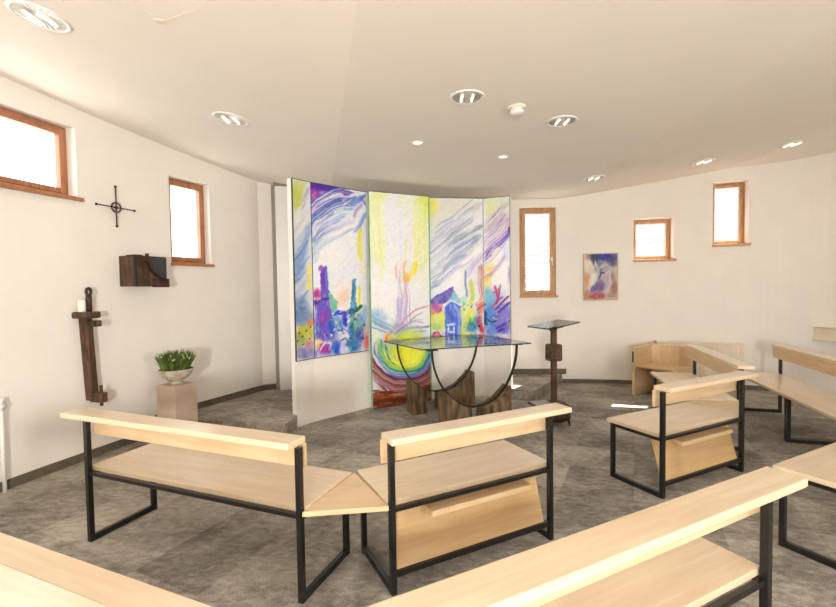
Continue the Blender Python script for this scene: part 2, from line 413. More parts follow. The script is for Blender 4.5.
def paint(X, Y, base, strokes):
    """lays the strokes over each other; X, Y are positions on the picture, in its own hundredths"""
    C = np.empty(X.shape+(3,)); C[:] = np.array(base)/255.
    Xw = X+(nA(X/13, Y/13)-.5)*3.0+(nB(X/2.3, Y/2.3)-.5)*.55; Yw = Y+(nB(X/13+9, Y/13)-.5)*3.0+(nA(X/2.3, Y/2.3+7)-.5)*.55
    for i, st in enumerate(strokes):
        kind = st[0]
        if kind == 'b':
            _, cx, cy, rx, ry, ang, col, al = st
            ca, sa = math.cos(ang), math.sin(ang); dx, dy = Xw-cx, Yw-cy
            d = np.sqrt(((dx*ca+dy*sa)/rx)**2+((-dx*sa+dy*ca)/ry)**2)
            A = np.clip((1.5-d)/1.0, 0, 1); A = A*A*(3-2*A)*al
            A = A*(.62+.55*nC(X/2.2+i*3, Y/3.5))
        elif kind == 'p':   # crisp polygon
            _, pts, col, al = st
            r = np.zeros(X.shape, bool); n = len(pts); Xp = X+(nB(X/2, Y/2)-.5)*1.2; Yp = Y+(nA(X/2, Y/2)-.5)*1.2
            for k in range(n):
                (x1, y1), (x2, y2) = pts[k], pts[(k+1) % n]
                if y1 == y2: continue
                r ^= ((y1 > Yp) != (y2 > Yp)) & (Xp < (x2-x1)*(Yp-y1)/(y2-y1)+x1)
            A = r*al*(.55+.7*nC(X/2+i*5, Y/4))
        else:
            _, pts, w, col, al, streak = st
            best = np.full(X.shape, 1e9); side = np.zeros(X.shape); along = np.zeros(X.shape); acc = 0
            tot = sum(math.hypot(b[0]-a[0], b[1]-a[1]) for a, b in zip(pts, pts[1:]))
            for a, b in zip(pts, pts[1:]):
                L = math.hypot(b[0]-a[0], b[1]-a[1]); tx, ty = (b[0]-a[0])/L, (b[1]-a[1])/L
                dx, dy = Xw-a[0], Yw-a[1]; t = np.clip(dx*tx+dy*ty, 0, L)
                d = np.hypot(dx-t*tx, dy-t*ty); m = d < best
                best = np.where(m, d, best); side = np.where(m, -dx*ty+dy*tx, side); along = np.where(m, acc+t, along); acc += L
            q = along/max(tot, 1e-6); taper = np.clip(np.minimum(q, 1-q)*6+.35, 0, 1)
            A = np.clip((1.45-best/(w*taper))/1.0, 0, 1); A = A*A*(3-2*A)*al
            if streak: A = A*np.clip(.12+1.3*nC(side*1.5+i*7.3, along/14+i), 0, 1.05)
            else: A = A*(.7+.45*nC(X/2+i*3, Y/2))
        A = np.clip(A*1.14, 0, 1)[..., None]; C = C*(1-A)+np.array(col)/255.*A
    C = C*(1+.05*(nC(X/1.6+31, Y/1.6)-.5)+.025*(nA((X+Y)/2.2, (X-Y)/16+5)-.5))[..., None]
    return np.clip(C, 0, 1)

W_ = (240, 245, 255)
ST = [
 ('b', 340, 340, 30, 20, 0, (160, 170, 222), .8), ('b', 325, 215, 16, 26, .6, (196, 206, 236), .8), ('b', 345, 205, 22, 10, -.4, (208, 214, 240), .7),
 ('b', 455, 330, 26, 18, 0, (196, 204, 226), .75), ('b', 500, 325, 12, 24, 0, (150, 160, 226), .8), ('b', 460, 255, 20, 22, -.7, (214, 218, 230), .7),
 ('b', 395, 385, 30, 12, 0, (206, 190, 206), .7),
 # --- left wing: grey white sky, green yellow corner, blue mist, small hill
 ('b', 297, 195, 7, 17, 0, (196, 202, 104), .95), ('b', 302, 184, 5, 8, 0, (205, 208, 130), .7), ('l', [(310, 188), (305, 200), (301, 210)], 2, (175, 150, 180), .5, 1),
 ('b', 300, 220, 10, 10, 0, (226, 226, 224), .9), ('l', [(311, 225), (304, 238), (296, 262)], 5, (140, 168, 218), .8, 1), ('b', 297, 255, 7, 16, .3, (140, 166, 214), .8),
 ('b', 296, 272, 6, 12, .3, (132, 152, 200), .8), ('l', [(294, 300), (301, 284), (307, 268)], 3, (205, 212, 226), .8, 1), ('b', 301, 296, 6, 10, 0, (190, 202, 220), .7),
 ('b', 297, 310, 9, 12, .2, (98, 126, 176), .9), ('b', 303, 318, 9, 8, 0, (118, 140, 182), .85), ('l', [(307.5, 262), (307.8, 290)], 1.9, (246, 236, 104), .95, 0),
 ('b', 302, 333, 9, 9, -.3, (190, 190, 72), .95), ('b', 309, 323, 2.5, 4, 0, (232, 140, 82), .95), ('b', 297, 340, 5, 8, 0, (150, 158, 84), .8), ('b', 303, 353, 11, 6, 0, (126, 122, 180), .85), ('b', 307, 345, 4, 4, 0, (196, 130, 140), .8),
] + [('l', [(x, y), (x+dx, y-1.2)], .7, (38, 42, 40), .9, 0) for x, y, dx in ((296, 333, 2), (299, 337, 2), (303, 331, 2), (306, 340, 1.5), (300, 345, 2), (295, 341, 1.5), (308, 328, 1))] + [
 # --- second panel: violet cloud, blue brush arcs, white light
 ('b', 322, 187, 20, 7, .15, (82, 44, 150), .97), ('b', 314, 196, 6, 10, 0, (150, 62, 164), .9), ('l', [(312, 187), (330, 190), (345, 194), (352, 193)], 3, (74, 44, 168), .95, 1),
 ('b', 313, 209, 4, 8, 0, (152, 84, 180), .75), ('l', [(311, 215), (318, 203), (330, 197), (342, 196)], 3, (222, 222, 238), .85, 1),
 ('l', [(312, 232), (318, 218), (327, 208), (341, 201)], 3.4, (92, 104, 156), .95, 1), ('l', [(312, 240), (319, 226), (328, 216), (345, 205), (356, 197)], 3, (70, 98, 178), .9, 1),
 ('l', [(319, 218), (322, 214), (325, 211)], 2, (48, 58, 84), .8, 1), ('l', [(314, 222), (317, 216)], 1.6, (60, 74, 108), .7, 1),
 ('l', [(322, 235), (333, 222), (345, 212), (357, 201), (366, 195)], 3.2, (94, 136, 220), .85, 1), ('l', [(313, 246), (319, 236), (326, 226)], 2.6, (64, 92, 168), .9, 1),
 ('l', [(312, 238), (320, 224), (331, 214)], .7, (240, 244, 252), .9, 0), ('l', [(325, 218), (338, 208), (352, 200)], 1.0, (236, 240, 252), .8, 1), ('l', [(330, 227), (345, 216), (360, 206)], 1.2, (240, 243, 252), .8, 1),
 ('b', 343, 245, 20, 20, .5, W_, .9), ('b', 330, 258, 14, 14, 0, (246, 246, 250), .85), ('l', [(312, 262), (316, 248), (322, 240)], 3, (170, 190, 232), .7, 1),
 ('l', [(353, 218), (356, 211), (362, 205)], 2, (178, 150, 212), .75, 1), ('l', [(354, 233), (360, 225), (366, 214)], 2.2, (120, 158, 226), .85, 1), ('l', [(360, 196), (366, 206)], 1.6, (92, 92, 180), .7, 1),
 ('l', [(361, 228), (360, 240), (360, 262)], 2.6, (242, 236, 116), .9, 0), ('b', 363, 270, 3, 10, 0, (246, 246, 214), .8),
 # left city
 ('b', 339, 295, 12, 16, .5, (250, 240, 236), .8), ('b', 340, 298, 5, 9, .5, (250, 214, 190), .75),
 ('p', [(326, 290), (335, 303), (334, 313), (325, 313)], (120, 198, 172), .9),
 ('b', 320, 333, 12, 26, 0, (150, 140, 216), .9), ('p', [(318.5, 270), (324.5, 265), (326, 300), (329, 318), (328.5, 340), (313, 342), (312, 303), (318, 300)], (112, 92, 204), .97),
 ('b', 319.6, 268, 2.6, 3, 0, (150, 92, 196), .95), ('l', [(321, 272), (321.5, 286)], 2, (124, 58, 178), .9, 0), ('b', 325, 280, 1.5, 10, 0, (98, 120, 214), .8),
 ('b', 315.5, 293, 3.5, 5.5, 0, (188, 58, 150), .95), ('b', 313.5, 302, 3, 3, 0, (72, 52, 140), .9), ('l', [(316, 300), (327, 300)], .8, (60, 44, 110), .8, 0),
 ('b', 320.5, 317, 3.2, 7, 0, (160, 70, 180), .85), ('b', 316, 326, 3, 5, 0, (128, 110, 212), .8), ('b', 313, 317, 1.6, 9, 0, (176, 190, 236), .7),
 ('b', 334, 325, 7, 9, 0, (112, 160, 206), .9), ('l', [(331, 315), (336, 312.5), (342, 314), (343.5, 328)], 2.3, (48, 66, 220), .97, 0), ('b', 329, 329, 3, 11, 0, (52, 92, 204), .9),
 ('b', 341, 336, 6, 8, 0, (222, 232, 246), .9), ('l', [(336, 333), (341, 330), (346, 334)], .8, (90, 120, 200), .8, 0), ('l', [(338, 343), (342, 340), (346, 344)], .8, (90, 110, 180), .8, 0),
 ('p', [(350, 280), (354.5, 279), (354, 302), (356, 312), (347, 312), (349, 300)], (82, 164, 202), .97), ('l', [(351.2, 284), (350.8, 300)], 1, (60, 128, 176), .8, 0),
 ('b', 349, 314, 4, 4, 0, (28, 92, 150), .95), ('l', [(358, 287), (358, 308)], 1.5, (244, 238, 66), .95, 0), ('l', [(353, 314), (361, 307)], 1.8, (36, 104, 66), .9, 0), ('l', [(352, 309), (359, 311)], 1.2, (54, 130, 84), .8, 0),
 ('b', 352, 326, 4.5, 9, 0, (116, 194, 122), .92), ('b', 349, 334, 3, 12, 0, (52, 120, 176), .9), ('b', 360, 325, 5, 11, 0, (118, 168, 212), .85), ('b', 364, 315, 3, 8, 0, (160, 188, 224), .8),
 ('b', 357, 336, 5, 6, 0, (64, 82, 172), .85), ('b', 351, 346, 7, 6, 0, (46, 122, 178), .9), ('b', 365, 343, 3.2, 8, 0, (232, 112, 92), .9), ('b', 364, 333, 2.4, 4, 0, (246, 190, 150), .8),
 ('b', 315, 345, 4, 5, 0, (240, 226, 150), .85), ('b', 322, 350, 6, 5, 0, (176, 52, 152), .9), ('l', [(317, 352), (321, 344), (327, 345), (329, 353)], .9, (240, 220, 240), .85, 0), ('b', 333, 349, 4.5, 6, 0, (44, 84, 208), .92), ('b', 342, 350, 5, 4, 0, (214, 226, 246), .8),
] + [('b', x, y, .9, 1.1, 0, (34, 40, 110), .9) for x, y in ((353, 320), (356, 329), (358, 334), (354, 337), (360, 331), (349, 327), (361, 339), (317, 333), (322, 337), (336, 332), (356, 317), (363, 327), (347, 340))] + [
 # --- tall centre panel: yellow light, flame, rising sun
 ('b', 374, 225, 9, 34, 0, (240, 244, 184), .8), ('b', 381, 198, 9, 6, 0, (234, 241, 160), .8), ('b', 420, 220, 9, 46, 0, (234, 243, 170), .85), ('b', 424, 205, 6, 14, 0, (220, 238, 126), .9),
 ('b', 393, 225, 10, 34, 0, (240, 243, 255), .95), ('b', 404, 205, 8, 14, 0, (238, 244, 226), .8), ('b', 384, 290, 13, 28, 0, (246, 248, 252), .9), ('b', 405, 300, 14, 20, 0, (244, 244, 252), .85),
 ('l', [(387, 238), (384, 248), (379, 262)], 2.4, (240, 246, 150), .7, 1), ('l', [(404, 240), (404, 250), (401, 262)], 1.8, (242, 240, 130), .75, 1), ('l', [(414, 240), (414, 258), (410, 270)], 1.8, (240, 246, 140), .7, 1),
 ('l', [(414, 262), (411, 272), (404, 284)], 3.0, (250, 228, 44), .97, 0), ('b', 405, 279, 3.6, 5, .4, (252, 206, 60), .85), ('l', [(404, 262), (401, 271), (403, 279)], 1.8, (244, 168, 124), .85, 1), ('l', [(396, 262), (393, 272), (395, 280)], 1.5, (240, 186, 172), .75, 1),
 ('l', [(408, 280), (404, 290), (400, 300)], 1.6, (240, 190, 190), .6, 1), ('l', [(400, 262), (397, 276)], .8, (230, 190, 180), .6, 0),
 ('b', 376, 318, 8, 10, .4, (158, 196, 236), .8), ('l', [(371, 321), (380, 326), (391, 334)], 1.4, (84, 112, 158), .8, 1), ('l', [(370, 316), (382, 324), (392, 330)], 1.4, (130, 170, 220), .7, 1),
 ('l', [(396, 296), (397, 312), (394, 332)], 2.6, (190, 182, 232), .8, 1), ('l', [(402, 298), (401, 315), (398, 334)], 1.6, (206, 196, 236), .75, 1), ('b', 397, 330, 7, 6, 0, (150, 132, 212), .7),
 ('l', [(396, 328), (402, 318), (412, 312), (427, 307)], 1.0, (212, 140, 182), .85, 0), ('l', [(395, 333), (406, 328), (418, 329), (429, 327)], 1.2, (150, 140, 190), .8, 0), ('l', [(400, 336), (412, 333), (424, 332)], 1.2, (176, 176, 224), .7, 1),
 ('l', [(394, 340), (399, 330), (408, 322)], 1, (170, 150, 210), .7, 0), ('b', 410, 340, 12, 5, .1, (206, 208, 240), .7),
 ('b', 400, 352, 26, 27, 0, (150, 190, 210), .6), ('b', 404, 353, 19, 21, 0, (190, 214, 96), .97), ('b', 406, 352, 14, 16, 0, (242, 244, 70), .97),
 ('l', [(379, 340), (381, 355), (388, 366), (400, 373), (413, 371), (424, 360)], 2.3, (58, 162, 140), .95, 1), ('l', [(376, 338), (376, 352), (382, 366), (392, 374)], 2.3, (190, 216, 120), .85, 1), ('l', [(383, 345), (388, 361), (400, 369), (413, 366)], 1.0, (40, 120, 130), .7, 0),
 ('l', [(374, 350), (379, 366), (391, 378), (407, 380), (423, 372)], 2.5, (226, 232, 246), .9, 1), ('l', [(429, 352), (424, 366), (413, 378)], 3.6, (64, 86, 188), .95, 1), ('l', [(429, 366), (420, 380), (408, 388)], 2.5, (70, 70, 140), .9, 1),
 ('b', 385, 338, 3.5, 5, 0, (246, 190, 92), .9), ('l', [(383, 343), (384, 336), (389, 332)], 1.0, (214, 132, 70), .8, 0), ('b', 374, 334, 3, 5, 0, (226, 238, 200), .7),
 ('l', [(370, 354), (375, 368), (384, 382), (398, 393)], 4.2, (150, 84, 86), .95, 1), ('l', [(372, 346), (376, 362), (386, 378), (402, 388)], 1.8, (190, 130, 150), .85, 1), ('l', [(370, 366), (376, 380), (386, 392)], 3.4, (112, 56, 50), .95, 1),
 ('l', [(374, 372), (381, 386), (389, 395)], .8, (236, 226, 226), .85, 0), ('l', [(377, 367), (386, 381), (396, 389)], .8, (224, 214, 224), .8, 0), ('l', [(371, 376), (376, 388), (380, 395)], .8, (220, 190, 180), .7, 0),
 ('p', [(368, 393), (385, 391), (400, 390), (430, 384), (430, 412), (368, 412)], (122, 56, 30), .98), ('l', [(370, 397), (390, 396), (412, 393)], 2.2, (160, 86, 44), .8, 1), ('l', [(370, 404), (390, 402), (415, 398)], 2.2, (84, 32, 22), .85, 1), ('l', [(370, 391), (384, 393), (400, 391)], 1.4, (74, 34, 30), .8, 1), ('b', 395, 395, 7, 2, 0, (196, 140, 110), .6),
 # --- fourth panel: grey white sweep over the right city
 ('b', 456, 208, 26, 9, 0, (222, 224, 212), .9), ('b', 434, 209, 5, 13, 0, (236, 236, 122), .92), ('b', 441, 225, 9, 13, .3, (226, 228, 220), .85), ('l', [(446, 226), (460, 216), (482, 203)], 3.4, (206, 208, 210), .85, 1),
 ('b', 446, 236, 9, 11, .3, (208, 206, 228), .75), ('l', [(431, 250), (440, 240), (452, 230), (468, 222)], 3.2, (204, 202, 226), .8, 1),
 ('l', [(450, 250), (459, 242), (470, 236), (484, 228)], 3.0, (150, 168, 190), .9, 1), ('l', [(445, 274), (455, 259), (466, 248), (482, 239)], 4.2, (140, 160, 194), .92, 1), ('l', [(447, 248), (452, 240), (462, 234)], 1.5, (160, 168, 190), .7, 1),
 ('b', 446, 262, 4, 6, .4, (232, 234, 190), .6), ('l', [(433, 292), (443, 281), (455, 269), (466, 257)], 3.4, (138, 156, 204), .9, 1), ('l', [(431, 280), (441, 268), (448, 260)], 2.5, (220, 224, 236), .8, 1),
 ('l', [(456, 284), (464, 268), (475, 256), (485, 248)], 3.2, (247, 246, 250), .9, 1), ('l', [(468, 282), (474, 268), (484, 256)], 2.6, (206, 196, 236), .85, 1),
 ('b', 455, 285, 8, 7, 0, (240, 241, 248), .7), ('b', 475, 285, 8, 10, 0, (236, 228, 244), .7),
 ('p', [(430, 308), (437, 300), (444, 296.5), (453.5, 290.5), (454.5, 304), (444, 309), (434, 312)], (76, 58, 176), .98), ('l', [(433, 305), (442, 301), (452, 296)], 1.2, (112, 92, 210), .8, 1), ('l', [(444, 297), (446, 308)], .7, (48, 30, 130), .7, 0),
 ('p', [(430.5, 310), (443, 309), (443, 320), (432, 323)], (214, 88, 130), .95), ('b', 436, 312, 4, 3, 0, (168, 56, 160), .85), ('b', 434, 320, 3.5, 2.6, 0, (240, 150, 110), .9), ('l', [(433, 321), (440, 321), (442, 312)], .6, (110, 30, 60), .8, 0),
 ('p', [(430, 322), (445, 316), (446, 336), (431, 338)], (218, 228, 96), .95), ('b', 437, 334, 5, 3, 0, (120, 200, 130), .6), ('b', 437, 345, 6, 5, 0, (222, 118, 150), .95), ('l', [(433, 341), (439, 339), (442, 347)], .8, (120, 40, 90), .85, 0),
 ('p', [(455, 294), (461, 306), (461, 309), (447, 309)], (122, 186, 196), .92),
 ('p', [(445.5, 312), (452, 306.5), (461, 311), (461.5, 346), (445, 347)], (62, 104, 226), .97), ('b', 450, 316, 3.5, 5, 0, (36, 66, 208), .85), ('l', [(455, 309), (459, 318), (459.5, 342)], 1.4, (140, 170, 240), .85, 0), ('b', 451, 324, 2.4, 4, 0, (40, 60, 190), .8), ('l', [(448, 331), (455, 330)], 1.2, (225, 235, 252), .9, 0), ('l', [(449, 333), (449, 338), (454, 338), (454, 332)], .8, (232, 240, 252), .9, 0), ('l', [(446, 308), (452, 305), (460, 309)], .8, (214, 230, 240), .8, 0),
 ('l', [(466, 273), (466.3, 301)], 1.1, (112, 144, 190), .92, 0), ('l', [(472, 284), (472, 300), (471, 312)], 2.3, (198, 220, 92), .95, 0), ('b', 464, 306, 3, 6, 0, (150, 210, 190), .7),
 ('b', 468, 320, 7, 12, 0, (222, 232, 96), .92), ('b', 465, 336, 4, 10, 0, (200, 224, 120), .85), ('b', 472, 332, 5, 5, 0, (32, 132, 176), .95), ('b', 469, 327, 1.4, 4, 0, (60, 160, 80), .85), ('b', 475, 326, 3, 4, 0, (70, 160, 190), .8), ('b', 471, 343, 4, 5, 0, (204, 226, 130), .8), ('l', [(464, 320), (474, 306), (482, 302)], .8, (240, 240, 200), .8, 0),
 ('l', [(481.5, 268), (481, 300)], 2.3, (196, 104, 84), .92, 1), ('b', 481, 312, 3, 10, 0, (226, 122, 80), .9), ('b', 480, 326, 3, 6, 0, (176, 76, 110), .9), ('b', 481, 334, 2.6, 4, 0, (206, 52, 66), .92), ('b', 480, 345, 3, 5, 0, (160, 130, 200), .85),
 ('l', [(477, 310), (484, 302)], .9, (250, 210, 170), .9, 0), ('l', [(477, 316), (485, 309)], .9, (206, 70, 40), .9, 0), ('l', [(478, 321), (484, 318)], .9, (250, 200, 160), .85, 0), ('b', 479, 331, 1.4, 1.4, 0, (40, 30, 120), .9),
 # --- right wing
 ('b', 492, 208, 8, 10, 0, (226, 232, 178), .9), ('b', 505, 205, 7, 8, 0, (218, 222, 196), .8), ('b', 500, 226, 13, 12, -.5, (206, 196, 206), .85), ('l', [(485, 234), (496, 218), (509, 206)], 2.6, (204, 196, 190), .8, 1), ('l', [(486, 248), (496, 236), (508, 222)], 3.4, (192, 168, 208), .85, 1),
 ('l', [(485, 260), (492, 253), (501, 247), (508, 236), (511, 226)], 1.7, (104, 60, 172), .95, 0), ('l', [(498, 250), (506, 241), (511, 234)], 2.5, (120, 110, 226), .85, 1), ('l', [(485, 262), (493, 256)], .9, (130, 40, 90), .85, 0), ('l', [(485, 256), (496, 246), (507, 232)], 1.8, (176, 146, 216), .8, 1),
 ('b', 500, 272, 12, 18, 0, (253, 252, 255), .95), ('b', 507, 256, 3, 8, 0, (206, 224, 252), .7), ('b', 488, 278, 4.5, 12, .3, (250, 222, 124), .95), ('l', [(486, 285), (491, 274), (496, 268)], 1.5, (248, 190, 90), .8, 1), ('b', 488, 290, 3, 6, 0, (238, 230, 170), .8),  # large near-white patch with yellow on its left
 ('b', 509, 278, 2, 8, 0, (176, 170, 230), .8),
 ('b', 492, 308, 8, 14, 0, (132, 180, 230), .85), ('b', 487, 300, 3, 7, 0, (126, 198, 222), .9), ('b', 491, 322, 7, 14, 0, (84, 140, 222), .92), ('b', 505, 318, 8, 9, 0, (140, 124, 224), .92), ('b', 503, 332, 8, 6, -.3, (112, 92, 212), .92), ('b', 494, 337, 9, 6, 0, (110, 150, 230), .85),
 ('l', [(486, 316), (486, 330)], 1.4, (22, 66, 112), .92, 0), ('l', [(486, 322), (492, 326), (499, 324)], .8, (30, 70, 130), .85, 0), ('l', [(494, 289), (496.5, 295), (499, 305)], 1.2, (208, 70, 106), .92, 1), ('l', [(500, 288), (499, 298), (497, 308)], 1.3, (150, 80, 180), .85, 1), ('l', [(493, 298), (499, 292)], .9, (220, 90, 80), .85, 0),
 ('l', [(496, 313), (502, 307), (510, 299)], 1.1, (132, 50, 120), .95, 0), ('l', [(498, 316), (504, 312), (511, 305)], 1.2, (80, 60, 180), .9, 0), ('l', [(492, 312), (497, 305), (504, 300)], .9, (190, 60, 100), .85, 0), ('l', [(497, 333), (504, 327), (511, 322)], 1.2, (84, 62, 190), .9, 0), ('l', [(499, 336), (506, 331)], .9, (60, 40, 150), .85, 0), ('b', 498, 319, 3, 2, 0, (86, 80, 190), .8),
 ('b', 504, 342, 8, 4, .1, (246, 242, 255), .95), ('b', 490, 345, 5, 4, 0, (210, 220, 246), .85), ('b', 507, 347, 4, 2, 0, (180, 180, 236), .8),
]
random.seed(3)
R_ = random.uniform
def family(n, curve, pick, w=(.4, 1.2), al=(.35, .7)):
    for k in range(n):
        u = random.random(); pts = curve(u); a = R_(0, .45); b = R_(.55, 1.); m = len(pts)-1
        i0, i1 = int(a*m), max(int(a*m)+1, int(b*m)); ST.append(('l', pts[i0:i1+1], R_(*w), pick(u), R_(*al), 1))
def jit(c, d=16): return tuple(max(0, min(255, v+R_(-d, d))) for v in c)
def bez(p, q, r, n=7): return [((1-t)**2*p[0]+2*t*(1-t)*q[0]+t*t*r[0], (1-t)**2*p[1]+2*t*(1-t)*q[1]+t*t*r[1]) for t in (i/(n-1) for i in range(n))]
# sweeping brush hairs of the violet and blue sky
def c2(u):
    y = 206+u*58; return bez((310.5, y), (324, y-24-6*u), (368, 190+u*38+R_(-2, 2)))
family(95, c2, lambda u: jit(random.choice([(66, 88, 172), (96, 128, 214), (120, 110, 190), (236, 240, 253), (226, 232, 250)] if u < .5 else [(176, 196, 238), (238, 243, 254), (238, 243, 254), (214, 222, 246)])), (.4, 1.2), (.45, .8))
def c1(u):
    y = 205+u*95; return bez((290, y+14), (300, y), (312, y-16))
family(40, c1, lambda u: jit(random.choice([(206, 210, 214), (188, 202, 226), (224, 226, 224)] if u < .4 else [(120, 150, 206), (150, 172, 214), (196, 208, 228), (96, 122, 176)])), (.6, 1.6))
# grey and lavender sweep
def c4(u):
    y = 232+u*66; return bez((428.5, y), (452, y-18), (485, y-46+R_(-3, 3)))
family(80, c4, lambda u: jit(random.choice([(150, 168, 198), (206, 208, 226), (236, 239, 248), (190, 190, 220), (226, 230, 240)]), 10))
def c5(u):
    y = 214+u*58; return bez((483.5, y+14), (498, y+2), (511, y-18))
family(45, c5, lambda u: jit(random.choice([(196, 178, 214), (222, 216, 216), (160, 136, 212), (236, 232, 246)]), 10))
# upright light of the tall sheet
def c3(u):
    x = 371+u*56; return bez((x, 195+R_(0, 20)), (x+R_(-3, 3), 235), (399+(x-399)*.75, 290+R_(-15, 20)))
family(60, c3, lambda u: jit(random.choice([(240, 246, 190), (246, 249, 226), (232, 242, 160)] if abs(u-.45) > .25 else [(240, 244, 255), (246, 248, 255), (240, 238, 252)]), 8), (.6, 1.8), (.3, .6))
family(22, lambda u: bez((397+u*10, 300+R_(-30, 0)), (400+u*4+R_(-4, 4), 310), (388+u*22, 336)), lambda u: jit(random.choice([(186, 176, 230), (214, 196, 232), (232, 190, 200), (160, 150, 214)])), (.3, .7))
family(26, lambda u: bez((390, 338-u*6), (404, 322-u*10), (429, 304+u*30)), lambda u: jit(random.choice([(170, 160, 214), (206, 140, 180), (214, 214, 240), (120, 130, 180)])), (.25, .6))
family(20, lambda u: bez((369, 318+u*12), (378, 322+u*8), (392, 333+u*5)), lambda u: jit(random.choice([(90, 130, 190), (160, 196, 230), (230, 240, 250), (120, 180, 190)])), (.3, .8))
# rings round the sun, from lime through green and blue to rust
def ring(u):
    r = 15+u*30; return [(402+r*1.0*math.cos(a), 346+r*1.05*math.sin(a)) for a in np.linspace(-.25, PI+.45, 12)]
def ringc(u):
    r = 15+u*30
    if r < 21: return jit((238, 242, 84))
    if r < 24.5: return jit(random.choice([(180, 214, 90), (110, 190, 120)]))
    if r < 28: return jit(random.choice([(50, 150, 140), (60, 120, 180), (200, 226, 190)]))
    if r < 33: return jit(random.choice([(70, 96, 190), (228, 234, 248), (206, 214, 240), (130, 120, 190)]))
    return jit(random.choice([(150, 84, 80), (120, 52, 44), (220, 200, 206), (96, 60, 110), (176, 110, 90)]))
family(120, ring, ringc, (.4, 1.3), (.5, .85))
for k in range(30): x = R_(369, 428); y = R_(394, 407); ST.append(('l', [(x, y), (x+R_(4, 14), y-R_(.5, 2))], R_(.4, 1), jit(random.choice([(150, 72, 36), (92, 38, 24), (186, 110, 64), (70, 28, 22)])), .75, 1))
# upright washes and flicks of the two towns
for k in range(150):
    if k % 2: x, y = R_(312, 366), R_(312, 353); pal = [(98, 92, 206), (70, 100, 206), (64, 140, 190), (130, 80, 190), (170, 190, 236), (60, 60, 150), (110, 180, 180)]
    else: x, y = R_(431, 509), R_(306, 347); pal = [(64, 100, 220), (110, 140, 232), (130, 110, 216), (190, 206, 240), (210, 220, 110), (70, 150, 190)] if x > 446 else [(206, 110, 150), (214, 222, 110), (90, 90, 190), (230, 160, 120)]
    l = R_(2, 8); ST.append(('l', [(x, y), (x+R_(-.8, .8), y+l)], R_(.35, 1.1), jit(random.choice(pal), 12), R_(.3, .65), 1))
for k in range(60):   # short stray brush marks in the two town bands
    if k % 2: x, y = random.uniform(312, 366), random.uniform(312, 350)
    else: x, y = random.uniform(431, 510), random.uniform(308, 346)
    c = random.choice([(60, 80, 190), (180, 60, 140), (240, 240, 250), (90, 180, 190), (230, 120, 90), (120, 90, 200), (200, 215, 90)])
    a = random.uniform(-1.2, 1.2); l = random.uniform(1, 3.2)
    ST.append(('l', [(x, y), (x+l*math.cos(a), y+l*math.sin(a)*1.3)], random.uniform(.45, .9), c, .75, 0))

def to_lin(C): return np.where(C <= .04045, C/12.92, ((C+.055)/1.055)**2.4)

def painted_sheet(name, P0, P1, z0, z1, quad, base, strokes, nx, nz, parent, mat):
    """a sheet from plan point P0 to P1 between two heights, its pigment laid on a fine grid; quad = corners on the picture (TL, TR, BL, BR)"""
    U, Vv = np.meshgrid(np.linspace(0, 1, nx), np.linspace(0, 1, nz))
    (ax, ay), (bx, by), (cx, cy), (dx, dy) = quad
    X = (ax*(1-U)+bx*U)*(1-Vv)+(cx*(1-U)+dx*U)*Vv; Y = (ay*(1-U)+by*U)*(1-Vv)+(cy*(1-U)+dy*U)*Vv
    C = to_lin(paint(X, Y, base, strokes))
    co_ = np.empty((nz, nx, 3)); co_[..., 0] = P0[0]+(P1[0]-P0[0])*U; co_[..., 1] = P0[1]+(P1[1]-P0[1])*U; co_[..., 2] = z1+(z0-z1)*Vv
    idx = np.arange(nx*nz).reshape(nz, nx); f = np.stack([idx[1:, :-1], idx[1:, 1:], idx[:-1, 1:], idx[:-1, :-1]], -1).reshape(-1, 4)
    me = bpy.data.meshes.new(name); me.vertices.add(nx*nz); me.vertices.foreach_set('co', co_.ravel())
    me.loops.add(f.size); me.loops.foreach_set('vertex_index', f.ravel().astype(np.int32))
    me.polygons.add(len(f)); me.polygons.foreach_set('loop_start', np.arange(0, f.size, 4, dtype=np.int32))
    me.update(calc_edges=True)
    at = me.color_attributes.new('paint', 'FLOAT_COLOR', 'POINT')
    at.data.foreach_set('color', np.concatenate([C, np.ones(C.shape[:2]+(1,))], -1).astype(np.float32).ravel())
    me.materials.append(M[mat]); o = bpy.data.objects.new(name, me); COL.objects.link(o)
    if parent: o.parent = parent
    return o

# ------------------------------------------------------------------ curved altar screen: plaster wall and five painted glass sheets
SP = [(-1.36, 4.955), (-1.208, 5.17), (-.64, 5.74), (.135, 6.14), (.92, 6.27), (1.265, 6.12)]
ZT = 2.765
def normals(P, d):
    out = []
    for i, p in enumerate(P):
        a = Vector(P[max(i-1, 0)]); c = Vector(P[min(i+1, len(P)-1)]); t = (c-a).normalized(); out.append((p[0]-t.y*d, p[1]+t.x*d))
    return out
bm = bmesh.new(); inner = normals(SP, .018); outer = normals(SP, .085)
prism(bm, inner+outer[::-1], 0, ZT)
struct(link('wall_screen', bm, 'screenwall'))
quads = [((291.5, 177), (310.5, 184), (294, 361), (311, 358)), ((311, 184), (367, 193), (311, 358), (367.5, 352)), ((369.5, 193), (428, 199.5), (371, 408.5), (428, 400)),
         ((429, 199.5), (484, 200.3), (429, 353), (484, 349)), ((484, 200), (510.5, 198.5), (484, 349), (511, 347))]
labels = ['narrow grey blue painted glass sheet at the left end of the screen',
          'painted glass sheet with violet sky over a purple and turquoise town',
          'tall central painted glass sheet reaching the floor, yellow flame above a green sun',
          'painted glass sheet with grey diagonal sweep over a blue house, beside the tall one',
          'narrow painted glass sheet at the right end of the screen, purple diagonal over a white patch']
bases = [(216, 222, 234), (238, 243, 254), (240, 246, 244), (230, 234, 242), (236, 237, 250)]
res = [(44, 350), (120, 340), (124, 430), (116, 310), (58, 310)]
